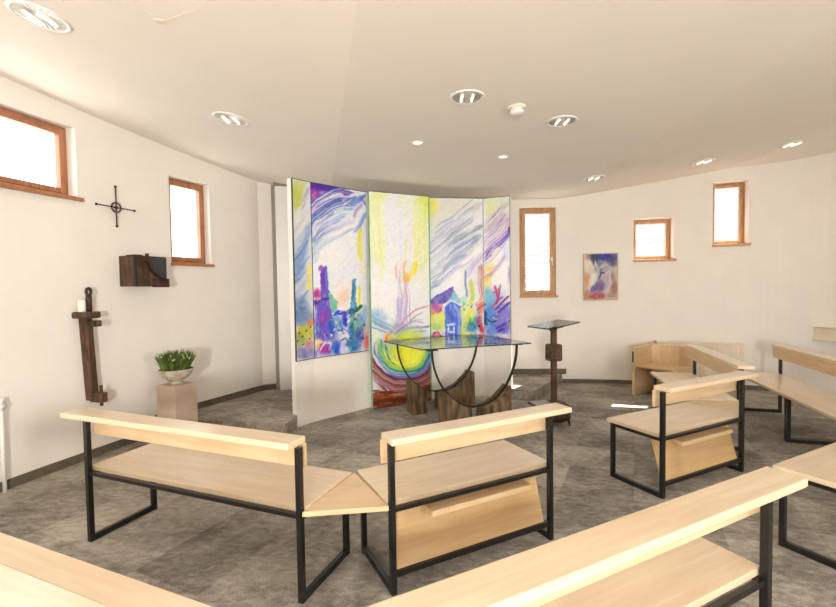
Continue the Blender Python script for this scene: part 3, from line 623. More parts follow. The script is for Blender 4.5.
def on_sheet(st, q):
    x = st[1] if st[0] == 'b' else sum(p[0] for p in st[1])/len(st[1])
    return q[0][0]-1 <= x <= q[3][0]+1
for i in range(5):
    A, B = Vector((*SP[i], 0)), Vector((*SP[i+1], 0)); t = (B-A).normalized(); n = Vector((t.y, -t.x, 0)); L = (B-A).length
    off = .075 if i == 2 else .0; z0 = .012 if i == 2 else .75; z1 = ZT-.004
    g = .014 if i == 2 else .003
    root = thing('painted_glass_panel', labels[i], 'glass panel', ((A.x+B.x)/2, (A.y+B.y)/2, z0), 0, None)
    root.location = (0, 0, 0)
    a = A+t*g+n*off; b = B-t*g+n*off
    o = painted_sheet('painted_face', (a.x, a.y), (b.x, b.y), z0, z1, quads[i], bases[i], [st for st in ST if on_sheet(st, quads[i])], *res[i], root, 'paint')
    th = .016; e = .017 if i == 2 else .006
    bm = bmesh.new(); M4 = Matrix(((t.x, -n.x, 0, a.x), (t.y, -n.y, 0, a.y), (0, 0, 1, 0), (0, 0, 0, 1))); l = (b-a).length
    for (x0, x1) in ((-e, -.0005), (l+.0005, l+e)) if i == 2 else ((-.0025, .0025),):
        box(bm, x0, x1, -.003, th, z0, z1, 0, M4)
    if i == 4: box(bm, l-.003, l, -.003, th, z0, z1, 0, M4)
    if i == 0: box(bm, 0, .004, -.003, th, z0, z1, 0, M4)
    box(bm, 0, l, .004, th, z0, z1, 0, M4)
    ed = link('glass_edge', bm, 'glass_edge' if i == 2 else 'glass_edge_dark', root)
    for q0, q1 in ((z1, z1+.008), (z0-.008, z0)):
        bm = bmesh.new(); box(bm, 0, l, -.003, th, q0, q1, 0, M4); link('edge_strip', bm, 'glass_edge_dark', root)
    if i == 2:
        for zz in (.35, 1.5, 2.5):
            for xx in (l*.12, l*.88):
                bm = bmesh.new(); box(bm, xx-.02, xx+.02, th, .055, zz-.02, zz+.02, 0, M4); link('spacer', bm, 'steel', root)
    c = Vector(((A.x+B.x)/2, (A.y+B.y)/2, z0)); root.location = c
    for ch in root.children: ch.location = -c

# small framed picture on the right wall
a, b = path_at(RW, 1.343), path_at(RW, 1.851); t = (b-a).normalized(); n = Vector((t.y, -t.x, 0)); w = (b-a).length
pic = thing('framed_painting', 'small framed abstract painting in blue, grey and rust on the right wall between two windows', 'painting', (0, 0, 0))
PST = [('b', 588, 262, 6, 12, 0, (222, 214, 196), .9), ('b', 586, 280, 4, 7, 0, (214, 146, 112), .9), ('b', 587, 256, 3, 5, 0, (206, 150, 124), .8), ('b', 585, 295, 4, 6, 0, (176, 118, 96), .8),
 ('b', 604, 257, 14, 5, 0, (46, 58, 152), .97), ('b', 594, 259, 3.5, 8, -.3, (64, 70, 104), .95), ('b', 598, 272, 3.5, 9, .1, (74, 78, 118), .9), ('b', 613, 262, 5, 5, 0, (70, 72, 112), .8), ('b', 605, 267, 8, 5, 0, (128, 134, 150), .8),
 ('l', [(599, 269), (607, 265), (614, 270)], 1.5, (200, 196, 200), .8, 1), ('b', 608, 281, 7, 14, 0, (176, 166, 182), .9), ('b', 592, 281, 4, 10, .4, (222, 220, 212), .85), ('l', [(595, 262), (598, 272), (592, 288)], 1.6, (210, 214, 214), .8, 1),
 ('b', 599, 288, 5, 6, .5, (104, 86, 142), .85), ('b', 592, 290, 3, 4, .5, (90, 82, 140), .8), ('b', 614, 289, 4, 8, 0, (158, 112, 92), .85), ('b', 613, 277, 3, 5, 0, (150, 130, 120), .7), ('b', 597, 297, 9, 3.5, 0, (164, 76, 76), .85), ('b', 612, 297, 4, 3, 0, (170, 140, 124), .8),
 ('l', [(599, 273), (605, 274)], .9, (64, 60, 80), .8, 0), ('l', [(605, 276), (611, 272), (610, 284), (606, 296)], 1.3, (214, 200, 206), .7, 1), ('l', [(600, 280), (603, 288)], 1, (130, 110, 150), .8, 0)]
pa = a+n*.028+t*.01; pb = b+n*.028-t*.01
painted_sheet('canvas', (pa.x, pa.y), (pb.x, pb.y), 1.315, 2.018, ((583, 254), (617.5, 254), (583, 300.5), (617.5, 300.5)), (196, 182, 172), PST, 70, 94, pic, 'canvas')
M4 = Matrix(((t.x, n.x, 0, a.x), (t.y, n.y, 0, a.y), (0, 0, 1, 0), (0, 0, 0, 1)))
bm = bmesh.new(); e = .012
box(bm, 0, e, .0, .034, 1.304, 2.03, .002, M4); box(bm, w-e, w, .0, .034, 1.304, 2.03, .002, M4); box(bm, e, w-e, .0, .034, 1.304, 1.304+e, .002, M4); box(bm, e, w-e, .0, .034, 2.03-e, 2.03, .002, M4); box(bm, e, w-e, .0, .02, 1.31, 2.02, 0, M4)
link('picture_frame', bm, 'frame_wood', pic)

# ------------------------------------------------------------------ benches
def make_bench(label, A, ang, L, ol, orr, kneeler, group, bl=0., br=0., sd=.49):
    """A = floor point under the outer face of the rear post nearest the bench's own left end"""
    root = thing('chapel_bench', label, 'bench', (A[0], A[1], 0), ang, group)
    P = .030; D = .457
    for u in (0, L-P):
        bm = bmesh.new()
        box(bm, u, u+P, 0, P, 0, .775, .002); box(bm, u, u+P, D-P, D, 0, .44, .002)
        box(bm, u+.001, u+P-.001, P-.002, D-P+.002, 0, .036, .002); box(bm, u+.001, u+P-.001, P-.002, D-P+.002, .414, .44, .002)
        link('side_frame', bm, 'steel', root)
    bm = bmesh.new(); box(bm, P-.002, L-P+.002, .008, .034, .418, .44, .002); link('seat_bar', bm, 'steel', root)
    bm = bmesh.new(); box(bm, P-.002, L-P+.002, D-.034, D-.008, .418, .44, .002); link('seat_bar', bm, 'steel', root)
    bm = bmesh.new(); box(bm, -.004, L+.004, .036, sd, .44, .469, .004, seg=2); link('seat', bm, 'maple_top', root)
    bm = bmesh.new(); box(bm, -ol, L+orr, -.044, .096, .775, .808, .006, seg=2); link('top_rail', bm, 'maple_top', root)
    bm = bmesh.new(); box(bm, -bl, L+br, .066, .090, .655, .776, .003); link('backrest', bm, 'maple', root)
    if kneeler:
        bm = bmesh.new(); box(bm, P-.002, L-P+.002, .004, .034, .085, .115, .002); link('foot_bar', bm, 'steel', root)
        # leaning panel and its ledge
        z0, z1, y0, y1 = .105, .412, .020, .105
        bm = bmesh.new(); b = bmesh.new(); x0, x1 = P+.006, L-P-.03
        vs = [b.verts.new(v) for v in ((x0, y0, z0), (x1, y0, z0), (x1, y1, z1), (x0, y1, z1), (x0, y0+.02, z0), (x1, y0+.02, z0), (x1, y1+.02, z1), (x0, y1+.02, z1))]
        for q in ((0, 1, 2, 3), (7, 6, 5, 4), (0, 4, 5, 1), (1, 5, 6, 2), (2, 6, 7, 3), (3, 7, 4, 0)): b.faces.new([vs[k] for k in q])
        bmesh.ops.recalc_face_normals(b, faces=b.faces[:]); merge(bm, b)
        kn = link('kneeler_panel', bm, 'maple_dark', root)
        bm = bmesh.new(); box(bm, L*.22, L*.84, .0, .098, .345, .376, .004); link('kneeler_ledge', bm, 'maple', kn)
    return root
GF = 'pale wooden chapel benches on black frames'
b1 = make_bench('long maple bench on black frame by the left wall, in front of the plant pedestal', (-2.076, 2.734), -.375, 1.60, .14, -.03, False, GF, .012, -.02)
b2 = make_bench('maple bench with fold-down kneeler panel, directly in front of the altar', (-.153, 2.196), .4684, 1.075, .005, .11, True, GF, .015, 0)
b3 = make_bench('short maple bench with kneeler panel standing right of the lectern, bright seat', (1.735, 3.164), .462, 1.02, -.025, .12, True, GF, .0, 0)
b4 = make_bench('maple bench by the radiator, facing the altar, next to the boxy wooden armchair', (2.96, 4.06), 1.30, 1.34, .12, .03, False, GF, 0, .1)
b5 = make_bench('maple bench along the right wall, seen from its seat side, below the wall shelf', (3.986, 4.183), 1.30, 1.14, .0, .02, False, GF)
b6 = make_bench('maple bench at the right edge of the photo continuing the bench by the right wall', (3.7025, 3.1635), 1.30, 1.05, .0, .0, False, GF)
b7 = make_bench('large foreground maple bench at bottom right, its top rail and seat seen from behind', (-.116, .924), .4633, 1.59, .1, .15, False, GF, 0, .05)
b8 = make_bench('maple bench at lower right whose bare seat pokes past the foreground bench', (2.305, 2.18), .469, 1.1, .02, .1, False, GF)
b9 = make_bench('foreground maple bench in the bottom left corner, only its rail and seat in view', (-2.299, 1.587), -.397, 1.85, .02, .02, False, GF, 0, .02, .53)

def wedge(pa, pb, pc, label):
    root = bmesh.new(); prism(root, [pa, pb, pc], .436, .462, .002)
    o = link('corner_seat', root, 'maple'); return tag(o, label, 'corner seat', 'wedge seats joining the benches')
def bp(b, u, v):
    a = b.rotation_euler.z; return (b.location.x+u*math.cos(a)-v*math.sin(a), b.location.y+u*math.sin(a)+v*math.cos(a))
def front_meet(A, u1, B, u2):
    p, q = bp(A, u1, .49), bp(B, u2, .49); return ((p[0]+q[0])/2, (p[1]+q[1])/2)
wedge(bp(b1, 1.605, .004), bp(b2, -.006, .004), front_meet(b1, 1.61, b2, -.006), 'triangular maple seat joining the long left bench to the kneeler bench')
wedge(bp(b3, 1.026, .01), bp(b4, -.006, .01), front_meet(b3, 1.03, b4, -.006), 'triangular maple seat joining the short right bench to the bench by the radiator')

# ------------------------------------------------------------------ altar
alt = thing('altar_table', 'glass-topped altar on two iron hoops cradled in weathered timber blocks', 'altar', (.45, 5.25, 0))
Z0 = Vector((.45, 5.25, 0)); UA = Vector((.935, .355, 0)); NA = Vector((-.355, .935, 0))
bm = bmesh.new(); prism(bm, [(x-.45, y-5.25) for x, y in ((.03, 4.66), (1.27, 5.05), (.84, 5.97), (-.42, 5.42))], .888, .905, .003); link('glass_top', bm, 'table_glass', alt)
bm = bmesh.new(); P4 = [(.03, 4.66), (1.27, 5.05), (.84, 5.97), (-.42, 5.42)]
for i in range(4):
    p, q = P4[i], P4[(i+1) % 4]; tube(bm, [(p[0]-.45, p[1]-5.25, .8965), (q[0]-.45, q[1]-5.25, .8965)], .0065, 6)
link('glass_rim', bm, 'glass_edge_dark', alt)
for hi, (c, r) in enumerate((((.625, 4.88), .52), ((.25, 5.62), .545))):
    c = Vector((*c, 0))-Z0; dep = .645; zt = .884
    pts = []
    for k in range(49):
        th = PI+PI*k/48; p = c+UA*(r*math.cos(th)); pts.append((p.x, p.y, zt+dep*math.sin(th)))
    bm = bmesh.new(); ribbon(bm, pts, NA, .032, .014)
    hoop = link('iron_hoop', bm, 'iron', alt)
    for sgn in (-1, 1):
        bm = bmesh.new(); p = c+UA*(r*sgn); M4 = Matrix(((UA.x, NA.x, 0, p.x), (UA.y, NA.y, 0, p.y), (0, 0, 1, 0), (0, 0, 0, 1)))
        box(bm, -.06, .06, -.04, .04, zt-.004, zt+.004, 0, M4)
        link('mounting_plate', bm, 'iron', hoop)
    # two blocks with the hollow of the hoop cut into their tops
    spans = (((-.41, -.10, .42), (.05, .385, .46)) if hi == 0 else ((-.40, -.2, .5), (-.02, .45, .46)))
    for bi, (u0, u1, q) in enumerate(spans):
        bm = bmesh.new(); n = 14; cols = []
        hw = .11
        for k in range(n+1):
            u = u0+(u1-u0)*k/n; z = zt-dep*math.sqrt(max(0, 1-(u/(r+.004))**2))-.010
            z = min(z, q)
            fl = 1+.06*math.sin(k*1.3+hi)
            cols.append([(u, -hw*fl, 0), (u, hw*fl, 0), (u, hw*.9*fl, z), (u, -hw*.9*fl, z)])
        R = [[bm.verts.new((c+UA*(u+(.03 if k == 0 and z > 0 else 0)*0)+NA*v).to_tuple()[:2]+(z,)) for (u, v, z) in col] for k, col in enumerate(cols)]
        for A_, B_ in zip(R, R[1:]):
            for k in range(4): bm.faces.new((A_[k], A_[(k+1) % 4], B_[(k+1) % 4], B_[k]))
        bm.faces.new(R[0]); bm.faces.new(R[-1][::-1])
        link('timber_block', bm, 'timber', alt)

# ------------------------------------------------------------------ lectern
lec = thing('lectern', 'slim dark lectern with tilted plate on an old wheel hub base, right of the altar', 'lectern', (1.49, 4.93, 0), .25)
bm = bmesh.new(); box(bm, -.028, .028, -.025, .025, .2, 1.10, .004); link('post', bm, 'timber_dark', lec)
bm = bmesh.new(); box(bm, -.075, .075, -.065, .065, .715, .90, .015)
for z in (.745, .81, .875): tube(bm, [(.075*math.cos(a)*1.06, .07*math.sin(a)*1.06, z) for a in np.linspace(0, 2*PI, 25)[:-1]], .012, 6, True)
link('collar_block', bm, 'timber_dark', lec)
bm = bmesh.new(); R4 = Matrix.Translation((0.02, 0, 1.115)) @ Matrix.Rotation(.35, 4, 'Z') @ Matrix.Rotation(.03, 4, 'X') @ Matrix.Rotation(-.09, 4, 'Y')
box(bm, -.26, .25, -.14, .17, -.008, .008, .003, R4); pl = link('book_plate', bm, 'lectern_plate', lec)
bm = bmesh.new(); box(bm, -.265, -.16, -.155, -.135, -.02, .02, .003, R4); link('plate_lip', bm, 'iron', pl)
bm = bmesh.new(); box(bm, -.07, .07, -.07, .07, 1.085, 1.104, .003, R4 @ Matrix.Translation((-.02, 0, -1.118))); link('plate_bracket', bm, 'iron', lec)
bm = bmesh.new(); lathe(bm, [(0, .06), (.13, .06), (.16, .085), (.175, .15), (.165, .215), (.13, .25), (.07, .262), (0, .262)], 28); link('hub_base', bm, 'timber_dark', lec, True)
for z, r in ((.10, .172), (.205, .172)):
    bm = bmesh.new(); lathe(bm, [(r-.01, z-.012), (r+.008, z-.012), (r+.008, z+.012), (r-.01, z+.012)], 28)
    link('hub_band', bm, 'iron', lec, True)
for k in range(3):
    a = -.5+k*2*PI/3; bm = bmesh.new(); tube(bm, [(.1*math.cos(a), .1*math.sin(a), .09), (.155*math.cos(a), .155*math.sin(a), .05), (.17*math.cos(a), .17*math.sin(a), 0)], .012, 8, radii=[.02, .014, .008]); link('leg', bm, 'iron', lec, True)
bm = bmesh.new(); box(bm, -.27, -.05, -.09, .09, .235, .262, .004); link('step_plate', bm, 'lectern_plate', lec)

# ------------------------------------------------------------------ left wall things
def wall_frame(s, n_off=0.):
    a, b = path_at(LW, s-.05), path_at(LW, s+.05); t = (b-a).normalized(); n = Vector((t.y, -t.x, 0)); p = path_at(LW, s)+n*n_off
    return Matrix(((t.x, n.x, 0, p.x), (t.y, n.y, 0, p.y), (0, 0, 1, 0), (0, 0, 0, 1)))
# wall cross
cr = thing('wall_cross', 'thin wrought iron wheel cross hanging on the left wall between the windows', 'cross'); cr.matrix_world = wall_frame(6.035)
bm = bmesh.new(); tube(bm, [(0, .03, 2.195), (0, .03, 2.58)], .006, 8); link('upright', bm, 'rust', cr)
bm = bmesh.new(); tube(bm, [(-.195, .03, 2.38), (.195, .03, 2.375)], .006, 8); link('crossbar', bm, 'rust', cr)
bm = bmesh.new(); tube(bm, [(.047*math.cos(a), .03, 2.378+.047*math.sin(a)) for a in np.linspace(0, 2*PI, 33)[:-1]], .007, 8, True); link('ring', bm, 'rust', cr, True)
for (x, z) in ((0, 2.195), (0, 2.58), (-.195, 2.38), (.195, 2.375), (0, 2.378)):
    bm = bmesh.new(); bmesh.ops.create_icosphere(bm, subdivisions=2, radius=.013 if x or z != 2.378 else .016, matrix=Matrix.Translation((x, .03, z))); link('knob', bm, 'rust', cr, True)
bm = bmesh.new(); tube(bm, [(0, -.01, 2.378), (0, .03, 2.378)], .006, 8); link('pin', bm, 'rust', cr)

# box shrine
tb = thing('wall_box', 'dark rusty wooden box with curved iron strap fixed to the left wall under the cross', 'wall box'); tb.matrix_world = wall_frame(6.24)
bm = bmesh.new(); box(bm, -.175, .172, -.03, .225, 1.60, 1.905, .006); link('body', bm, 'timber_dark', tb)
bm = bmesh.new(); pts = [(-.06, .895)]
cx, cz, rr = .175, 1.905, .235
poly = [(.168, 1.9)] + [(cx+rr*math.cos(a), cz+rr*math.sin(a)) for a in np.linspace(PI, 1.5*PI, 14)]
poly = [(min(x, .168), min(z, 1.9)) for x, z in poly]
b = bmesh.new(); lo = [b.verts.new((x, .226, z)) for x, z in poly]; hi = [b.verts.new((x, .234, z)) for x, z in poly]
b.faces.new(lo); b.faces.new(hi[::-1])
for i in range(len(poly)): b.faces.new((lo[i], lo[(i+1) % len(poly)], hi[(i+1) % len(poly)], hi[i]))
merge(bm, b); link('door_plate', bm, 'slate', tb)
bm = bmesh.new(); ribbon(bm, [(cx+rr*math.cos(a), .24, cz+rr*math.sin(a)) for a in np.linspace(PI*.97, 1.5*PI, 18)], (0, 1, 0), .03, .014); link('iron_strap', bm, 'rust', tb)
bm = bmesh.new(); tube(bm, [(-.10+.045*math.cos(a), .245, 1.815+.03*math.sin(a)) for a in np.linspace(.3, 2*PI-.3, 20)], .008, 8)
tube(bm, [(-.055, .245, 1.83), (-.05, .245, 1.93)], .009, 8); link('hasp', bm, 'rust', tb, True)
bm = bmesh.new(); box(bm, .0, .195, .22, .24, 1.59, 1.675, .004); link('corner_plate', bm, 'rust', tb)
bm = bmesh.new(); box(bm, -.178, -.10, .1, .24, 1.893, 1.912, .004); link('top_strap', bm, 'rust', tb)
bm = bmesh.new(); box(bm, -.179, -.160, .200, .229, 1.597, 1.908, .003); link('edge_contrast_strip', bm, 'iron', tb)  # dark strip added to draw the edge between brighter and darker face

# candle bracket made of an old tool
cb = thing('candle_bracket', 'rustic wooden beam bracket with an iron ring top and brackets, on the left wall', 'candle bracket'); cb.matrix_world = wall_frame(5.69)
bm = bmesh.new(); b = bmesh.new()
vs = []
for z, ds in ((.545, .025), (1.315, -.012)):
    for (s, nn) in ((-.03, -.02), (.035, -.02), (.035, .09), (-.03, .09)): vs.append(b.verts.new((s+ds, nn, z)))
for q in ((3, 2, 1, 0), (4, 5, 6, 7), (0, 1, 5, 4), (1, 2, 6, 5), (2, 3, 7, 6), (3, 0, 4, 7)): b.faces.new([vs[k] for k in q])
bmesh.ops.bevel(b, geom=b.edges[:], offset=.006, segments=1, affect='EDGES'); merge(bm, b); link('beam', bm, 'timber_dark', cb)
bm = bmesh.new(); box(bm, -.10, .05, -.02, .17, 1.312, 1.372, .012); link('candle_shelf', bm, 'timber_dark', cb)
bm = bmesh.new(); box(bm, -.02, .03, .06, .20, 1.235, 1.29, .008); link('upper_arm', bm, 'timber_dark', cb)
bm = bmesh.new(); box(bm, -.01, .055, .05, .205, .535, .625, .008); link('lower_arm', bm, 'timber_dark', cb)
bm = bmesh.new(); tube(bm, [(.03, .15, .50), (.03, .15, .69)], .014, 8); link('peg', bm, 'timber_dark', cb)
bm = bmesh.new(); box(bm, -.005, .035, .045, .085, 1.37, 1.53, .008); box(bm, -.012, .02, .05, .08, 1.46, 1.51, .008)
tube(bm, [(.015+.0*math.cos(a), .065+.03*math.cos(a), 1.555+.03*math.sin(a)) for a in np.linspace(0, 2*PI, 25)[:-1]], .013, 8, True); link('iron_eye', bm, 'rust', cb, True)
cd = thing('candle', 'short white candle standing on the shelf of the wall bracket', 'candle'); cd.matrix_world = wall_frame(5.63, .075) @ Matrix.Translation((0, 0, 1.3725))
bm = bmesh.new(); lathe(bm, [(0, 0), (.029, 0), (.031, .004), (.031, .1), (.026, .108), (.012, .102), (0, .1)], 20); link('wax_body', bm, 'wax', cd, True)
bm = bmesh.new(); tube(bm, [(0, 0, .1), (.002, 0, .118)], .002, 6); link('wick', bm, 'black', cd)

# heating pipe with valve at the left edge
hp = thing('heating_pipe', 'white heating pipe with thermostat valve at the left edge of the room', 'pipe'); hp.matrix_world = wall_frame(4.985, .055)
bm = bmesh.new(); tube(bm, [(0, 0, 0), (0, 0, .66)], .014, 12); link('riser', bm, 'white', hp, True)
bm = bmesh.new(); tube(bm, [(-.03, 0, .675), (.03, 0, .675)], .02, 12); tube(bm, [(0, 0, .645), (0, 0, .70)], .017, 12); link('valve_body', bm, 'white', hp, True)
bm = bmesh.new(); tube(bm, [(0, .0, .695), (0, .0, .74)], .02, 12); link('valve_head', bm, 'white', hp, True)

# pedestal and bowl plant
pc = (-2.45, 4.5); pa = math.atan2(.93, .36)-PI/2
pd = tag(link('plant_pedestal', (lambda b: (box(b, -.13, .13, -.13, .13, 0, .612, .004), b)[1])(bmesh.new()), 'stone'), 'square pinkish stone pedestal carrying the plant bowl by the left wall', 'pedestal')
pd.location = (*pc, 0); pd.rotation_euler = (0, 0, pa)
pt = thing('potted_plant', 'bushy green plant with pale buds in a footed stone bowl on the pedestal', 'plant', (*pc, .612))
bm = bmesh.new(); lathe(bm, [(0, 0), (.055, 0), (.068, .008), (.062, .02), (.05, .028), (.075, .042), (.12, .075), (.148, .115), (.158, .145), (.162, .152), (.154, .155), (.147, .14), (0, .13)], 36); link('bowl', bm, 'pot', pt, True)
for k in range(3):
    bm = bmesh.new(); a = k*2*PI/3-.9; bmesh.ops.create_icosphere(bm, subdivisions=2, radius=.022, matrix=Matrix.Translation((.05*math.cos(a), .05*math.sin(a), .017)) @ Matrix.Diagonal((1.2, 1.2, .75, 1)))
    link('bowl_foot', bm, 'pot', pt, True)
bm = bmesh.new(); lathe(bm, [(0, .138), (.142, .138), (.137, .15), (0, .158)], 24); link('soil', bm, 'soil', pt)
random.seed(5)
bm = bmesh.new(); bb = bmesh.new()
for k in range(640):
    a = random.uniform(0, 2*PI); r0 = .122*math.sqrt(random.random()); lean = .035+.25*r0; h = random.uniform(.13, .235)*(1.0-2.2*r0)
    base = Vector((r0*math.cos(a), r0*math.sin(a), .145)); tip = base+Vector((lean*math.cos(a+random.uniform(-.5, .5)), lean*math.sin(a+random.uniform(-.5, .5)), h))
    mid = (base+tip)/2+Vector((0, 0, .015)); d = random.uniform(0, PI); s = Vector((math.cos(d), math.sin(d), 0)); wd = random.uniform(.006, .011)
    v = [bm.verts.new(base-s*.003), bm.verts.new(base+s*.003), bm.verts.new(mid+s*wd), bm.verts.new(tip), bm.verts.new(mid-s*wd)]
    c = bm.verts.new(mid+s.cross(Vector((0, 0, 1)))*.004)
    for q in ((v[0], v[1], c), (v[1], v[2], c), (v[2], v[3], c), (v[3], v[4], c), (v[4], v[0], c)): bm.faces.new(q)
    if k % 13 == 0: bmesh.ops.create_icosphere(bb, subdivisions=1, radius=.008, matrix=Matrix.Translation(tip) @ Matrix.Diagonal((1, 1, 1.5, 1)))
link('foliage', bm, 'leaf', pt)['kind'] = 'stuff'; link('buds', bb, 'bud', pt, True)['kind'] = 'stuff'

# ------------------------------------------------------------------ right wall things
# boxy armchair
ac = thing('wooden_armchair', 'boxy pale wooden armchair with solid side panels by the right wall radiator', 'armchair')
F = Vector((.85, .53, 0)).normalized(); S = Vector((.53, -.85, 0)).normalized()   # depth towards the back, width towards the near side
ac.matrix_world = Matrix(((F.x, S.x, 0, 2.97), (F.y, S.y, 0, 6.22), (0, 0, 1, 0), (0, 0, 0, 1)))
WD = .56; DP = .50
for y in (0, WD-.045):
    bm = bmesh.new(); b = bmesh.new()
    prof = [(0, 0), (DP, 0), (DP, .70), (.05, .665), (0, .665)] if y == 0 else [(0, 0), (DP, 0), (DP, .70), (DP-.08, .69), (DP-.08, .43), (0, .43)]
    lo = [b.verts.new((x, y, z)) for x, z in prof]; hi = [b.verts.new((x, y+.045, z)) for x, z in prof]
    b.faces.new(lo); b.faces.new(hi[::-1])
    for i in range(len(prof)): b.faces.new((lo[i], lo[(i+1) % len(prof)], hi[(i+1) % len(prof)], hi[i]))
    bmesh.ops.recalc_face_normals(b, faces=b.faces[:]); bmesh.ops.bevel(b, geom=b.edges[:], offset=.003, segments=1, affect='EDGES'); merge(bm, b)
    sp = link('side_panel', bm, 'maple', ac)
    if y == 0:
        bm = bmesh.new(); box(bm, -.004, .002, .004, .026, .46, .61); link('handle_slot', bm, 'black', sp)
bm = bmesh.new(); box(bm, .03, DP-.02, .044, WD-.044, .395, .425, .004); link('seat', bm, 'maple', ac)
bm = bmesh.new()
pts = [(DP-.10, .045), (DP-.055, .15), (DP-.04, .28), (DP-.055, .41), (DP-.10, WD-.045)]
prism(bm, pts+[(x+.03, y) for x, y in pts[::-1]], .30, .69); link('curved_back', bm, 'maple', ac)
bm = bmesh.new(); box(bm, DP-.06, DP-.03, .045, WD-.045, .0, .31, .003); link('lower_back', bm, 'maple', ac)

# ribbed radiator below
def radiator(name, label, p, q, z0, z1, mat, ribs):
    p = Vector((*p, 0)); q = Vector((*q, 0)); t = (q-p).normalized(); n = Vector((t.y, -t.x, 0)); w = (q-p).length
    r = thing(name, label, 'radiator'); r.matrix_world = Matrix(((t.x, n.x, 0, p.x), (t.y, n.y, 0, p.y), (0, 0, 1, z0), (0, 0, 0, 1)))
    h = z1-z0; bm = bmesh.new(); box(bm, 0, w, 0, .012, 0, h, .003)
    for k in range(ribs):
        x = w*(k+.5)/ribs; box(bm, x-w/ribs*.3, x+w/ribs*.3, .010, .02, .02, h-.02, .006)
    link('panel', bm, mat, r)
    bm = bmesh.new(); box(bm, -.003, w+.003, -.07, .014, h, h+.012, .003); link('top_grille', bm, mat, r)
    bm = bmesh.new(); box(bm, 0, w, -.07, -.055, 0, h, .003); link('rear_panel', bm, mat, r)
    for x in (.05, w-.09):
        bm = bmesh.new(); box(bm, x, x+.04, -.06, .005, .0, h*.9); link('bracket', bm, mat, r)
    return r, n, w
r1, n1, w1 = radiator('panel_radiator', 'low cream panel radiator on the right wall behind the armchair and bench', (3.53, 6.71), (4.64, 6.37), .17, .655, 'cream', 20)
bm = bmesh.new(); tube(bm, [(.02, .0, .50), (.02, .03, .515)], .016, 10); tube(bm, [(.02, 0, .48), (.02, 0, .515)], .02, 10); link('valve', bm, 'track', r1)
for x in (.07, w1-.07):
    bm = bmesh.new(); tube(bm, [(x, -.02, -.17), (x, -.02, .02)], .01, 8); link('pipe', bm, 'cream', r1)
# shallow wall shelf at the far right
a, b = path_at(RW, 4.32), path_at(RW, 5.25); t = (b-a).normalized(); n = Vector((t.y, -t.x, 0)); w = (b-a).length
sh = thing('wall_shelf', 'shallow cream box shelf with a thin lower board on the right wall', 'shelf'); sh.matrix_world = Matrix(((t.x, n.x, 0, a.x), (t.y, n.y, 0, a.y), (0, 0, 1, 0), (0, 0, 0, 1)))
bm = bmesh.new(); box(bm, 0, w, -.04, .02, .775, .945, .003); link('back_box', bm, 'cream', sh)
bm = bmesh.new(); box(bm, 0, w, -.04, .06, .94, .949, .002); link('top_board', bm, 'cream', sh)
bm = bmesh.new(); box(bm, 0, w, -.04, .06, .765, .777, .002); link('lower_board', bm, 'cream', sh)

# ------------------------------------------------------------------ ceiling things
def ceil_frame(x, y):
    e = .05; z = zc(x, y); dx = (zc(x+e, y)-zc(x-e, y))/(2*e); dy = (zc(x, y+e)-zc(x, y-e))/(2*e)
    n = Vector((dx, dy, -1)).normalized(); t = Vector((1, 0, dx)).normalized(); b = n.cross(t)
    return Matrix(((t.x, b.x, n.x, x), (t.y, b.y, n.y, y), (t.z, b.z, n.z, z), (0, 0, 0, 1)))
def light(name, kind, energy, color, parent=None, **kw):
    l = bpy.data.lights.new(name, kind); l.energy = energy; l.color = color
    for k, v in kw.items(): setattr(l, k, v)
    o = bpy.data.objects.new(name, l); COL.objects.link(o)
    if parent: o.parent = parent
    return o
def downlight(x, y, r, label, lit):
    d = thing('downlight', label, 'ceiling light', group='recessed ceiling downlights'); d.matrix_world = ceil_frame(x, y)
    bm = bmesh.new(); lathe(bm, [(r*.80, -.003), (r*.84, .007), (r*.95, .009), (r, .004), (r, -.003)], 40); link('trim_ring', bm, 'white', d, True)
    bm = bmesh.new(); n = 48; R = []
    for rr, z in ((.82, .0035), (.62, .0022), (.4, .0012), (0.12, .0008)):
        R.append([bm.verts.new((r*rr*math.cos(2*PI*k/n), r*rr*math.sin(2*PI*k/n), z+(.003 if k % 2 else 0)*(rr > .3))) for k in range(n)])
    for A, B in zip(R, R[1:]):
        for k in range(n): bm.faces.new((A[k], A[(k+1) % n], B[(k+1) % n], B[k]))
    bm.faces.new(R[-1]); link('reflector', bm, 'pearl', d)
    for s in (-1, 1):
        bm = bmesh.new(); tube(bm, [(s*r*.3, -r*.42, .009), (s*r*.3, r*.42, .009)], r*.075, 10); link('lamp_tube', bm, 'lamp' if lit else 'lamp_cool', d, True)
    if lit:
        l = light('lamp_glow', 'SPOT', DL, (1, .86, .68), d, spot_size=math.radians(150), spot_blend=1., shadow_soft_size=r*.5); l.matrix_parent_inverse.identity()
        l.location = (0, 0, .03); l.rotation_euler = (PI, 0, 0)
    return d
DL = 7
for x, y, r, lb in ((-2.156, 2.649, .15, 'large recessed downlight in the ceiling at top left of the room, nearest the camera'),
                    (-1.591, 3.932, .15, 'large recessed downlight in the ceiling left of the painted screen'),
                    (.372, 3.253, .125, 'large recessed downlight in mid ceiling, left of the smoke detector'),
                    (1.21, 3.75, .125, 'large recessed downlight in mid ceiling, right of the smoke detector'),
                    (2.26, 5.754, .14, 'recessed downlight above the wall painting, near the right wall'),
                    (3.639, 5.727, .15, 'recessed downlight above the bench by the radiator'),
                    (4.503, 5.432, .16, 'recessed downlight farthest right, near the right wall window')):
    downlight(x, y, r, lb, True)
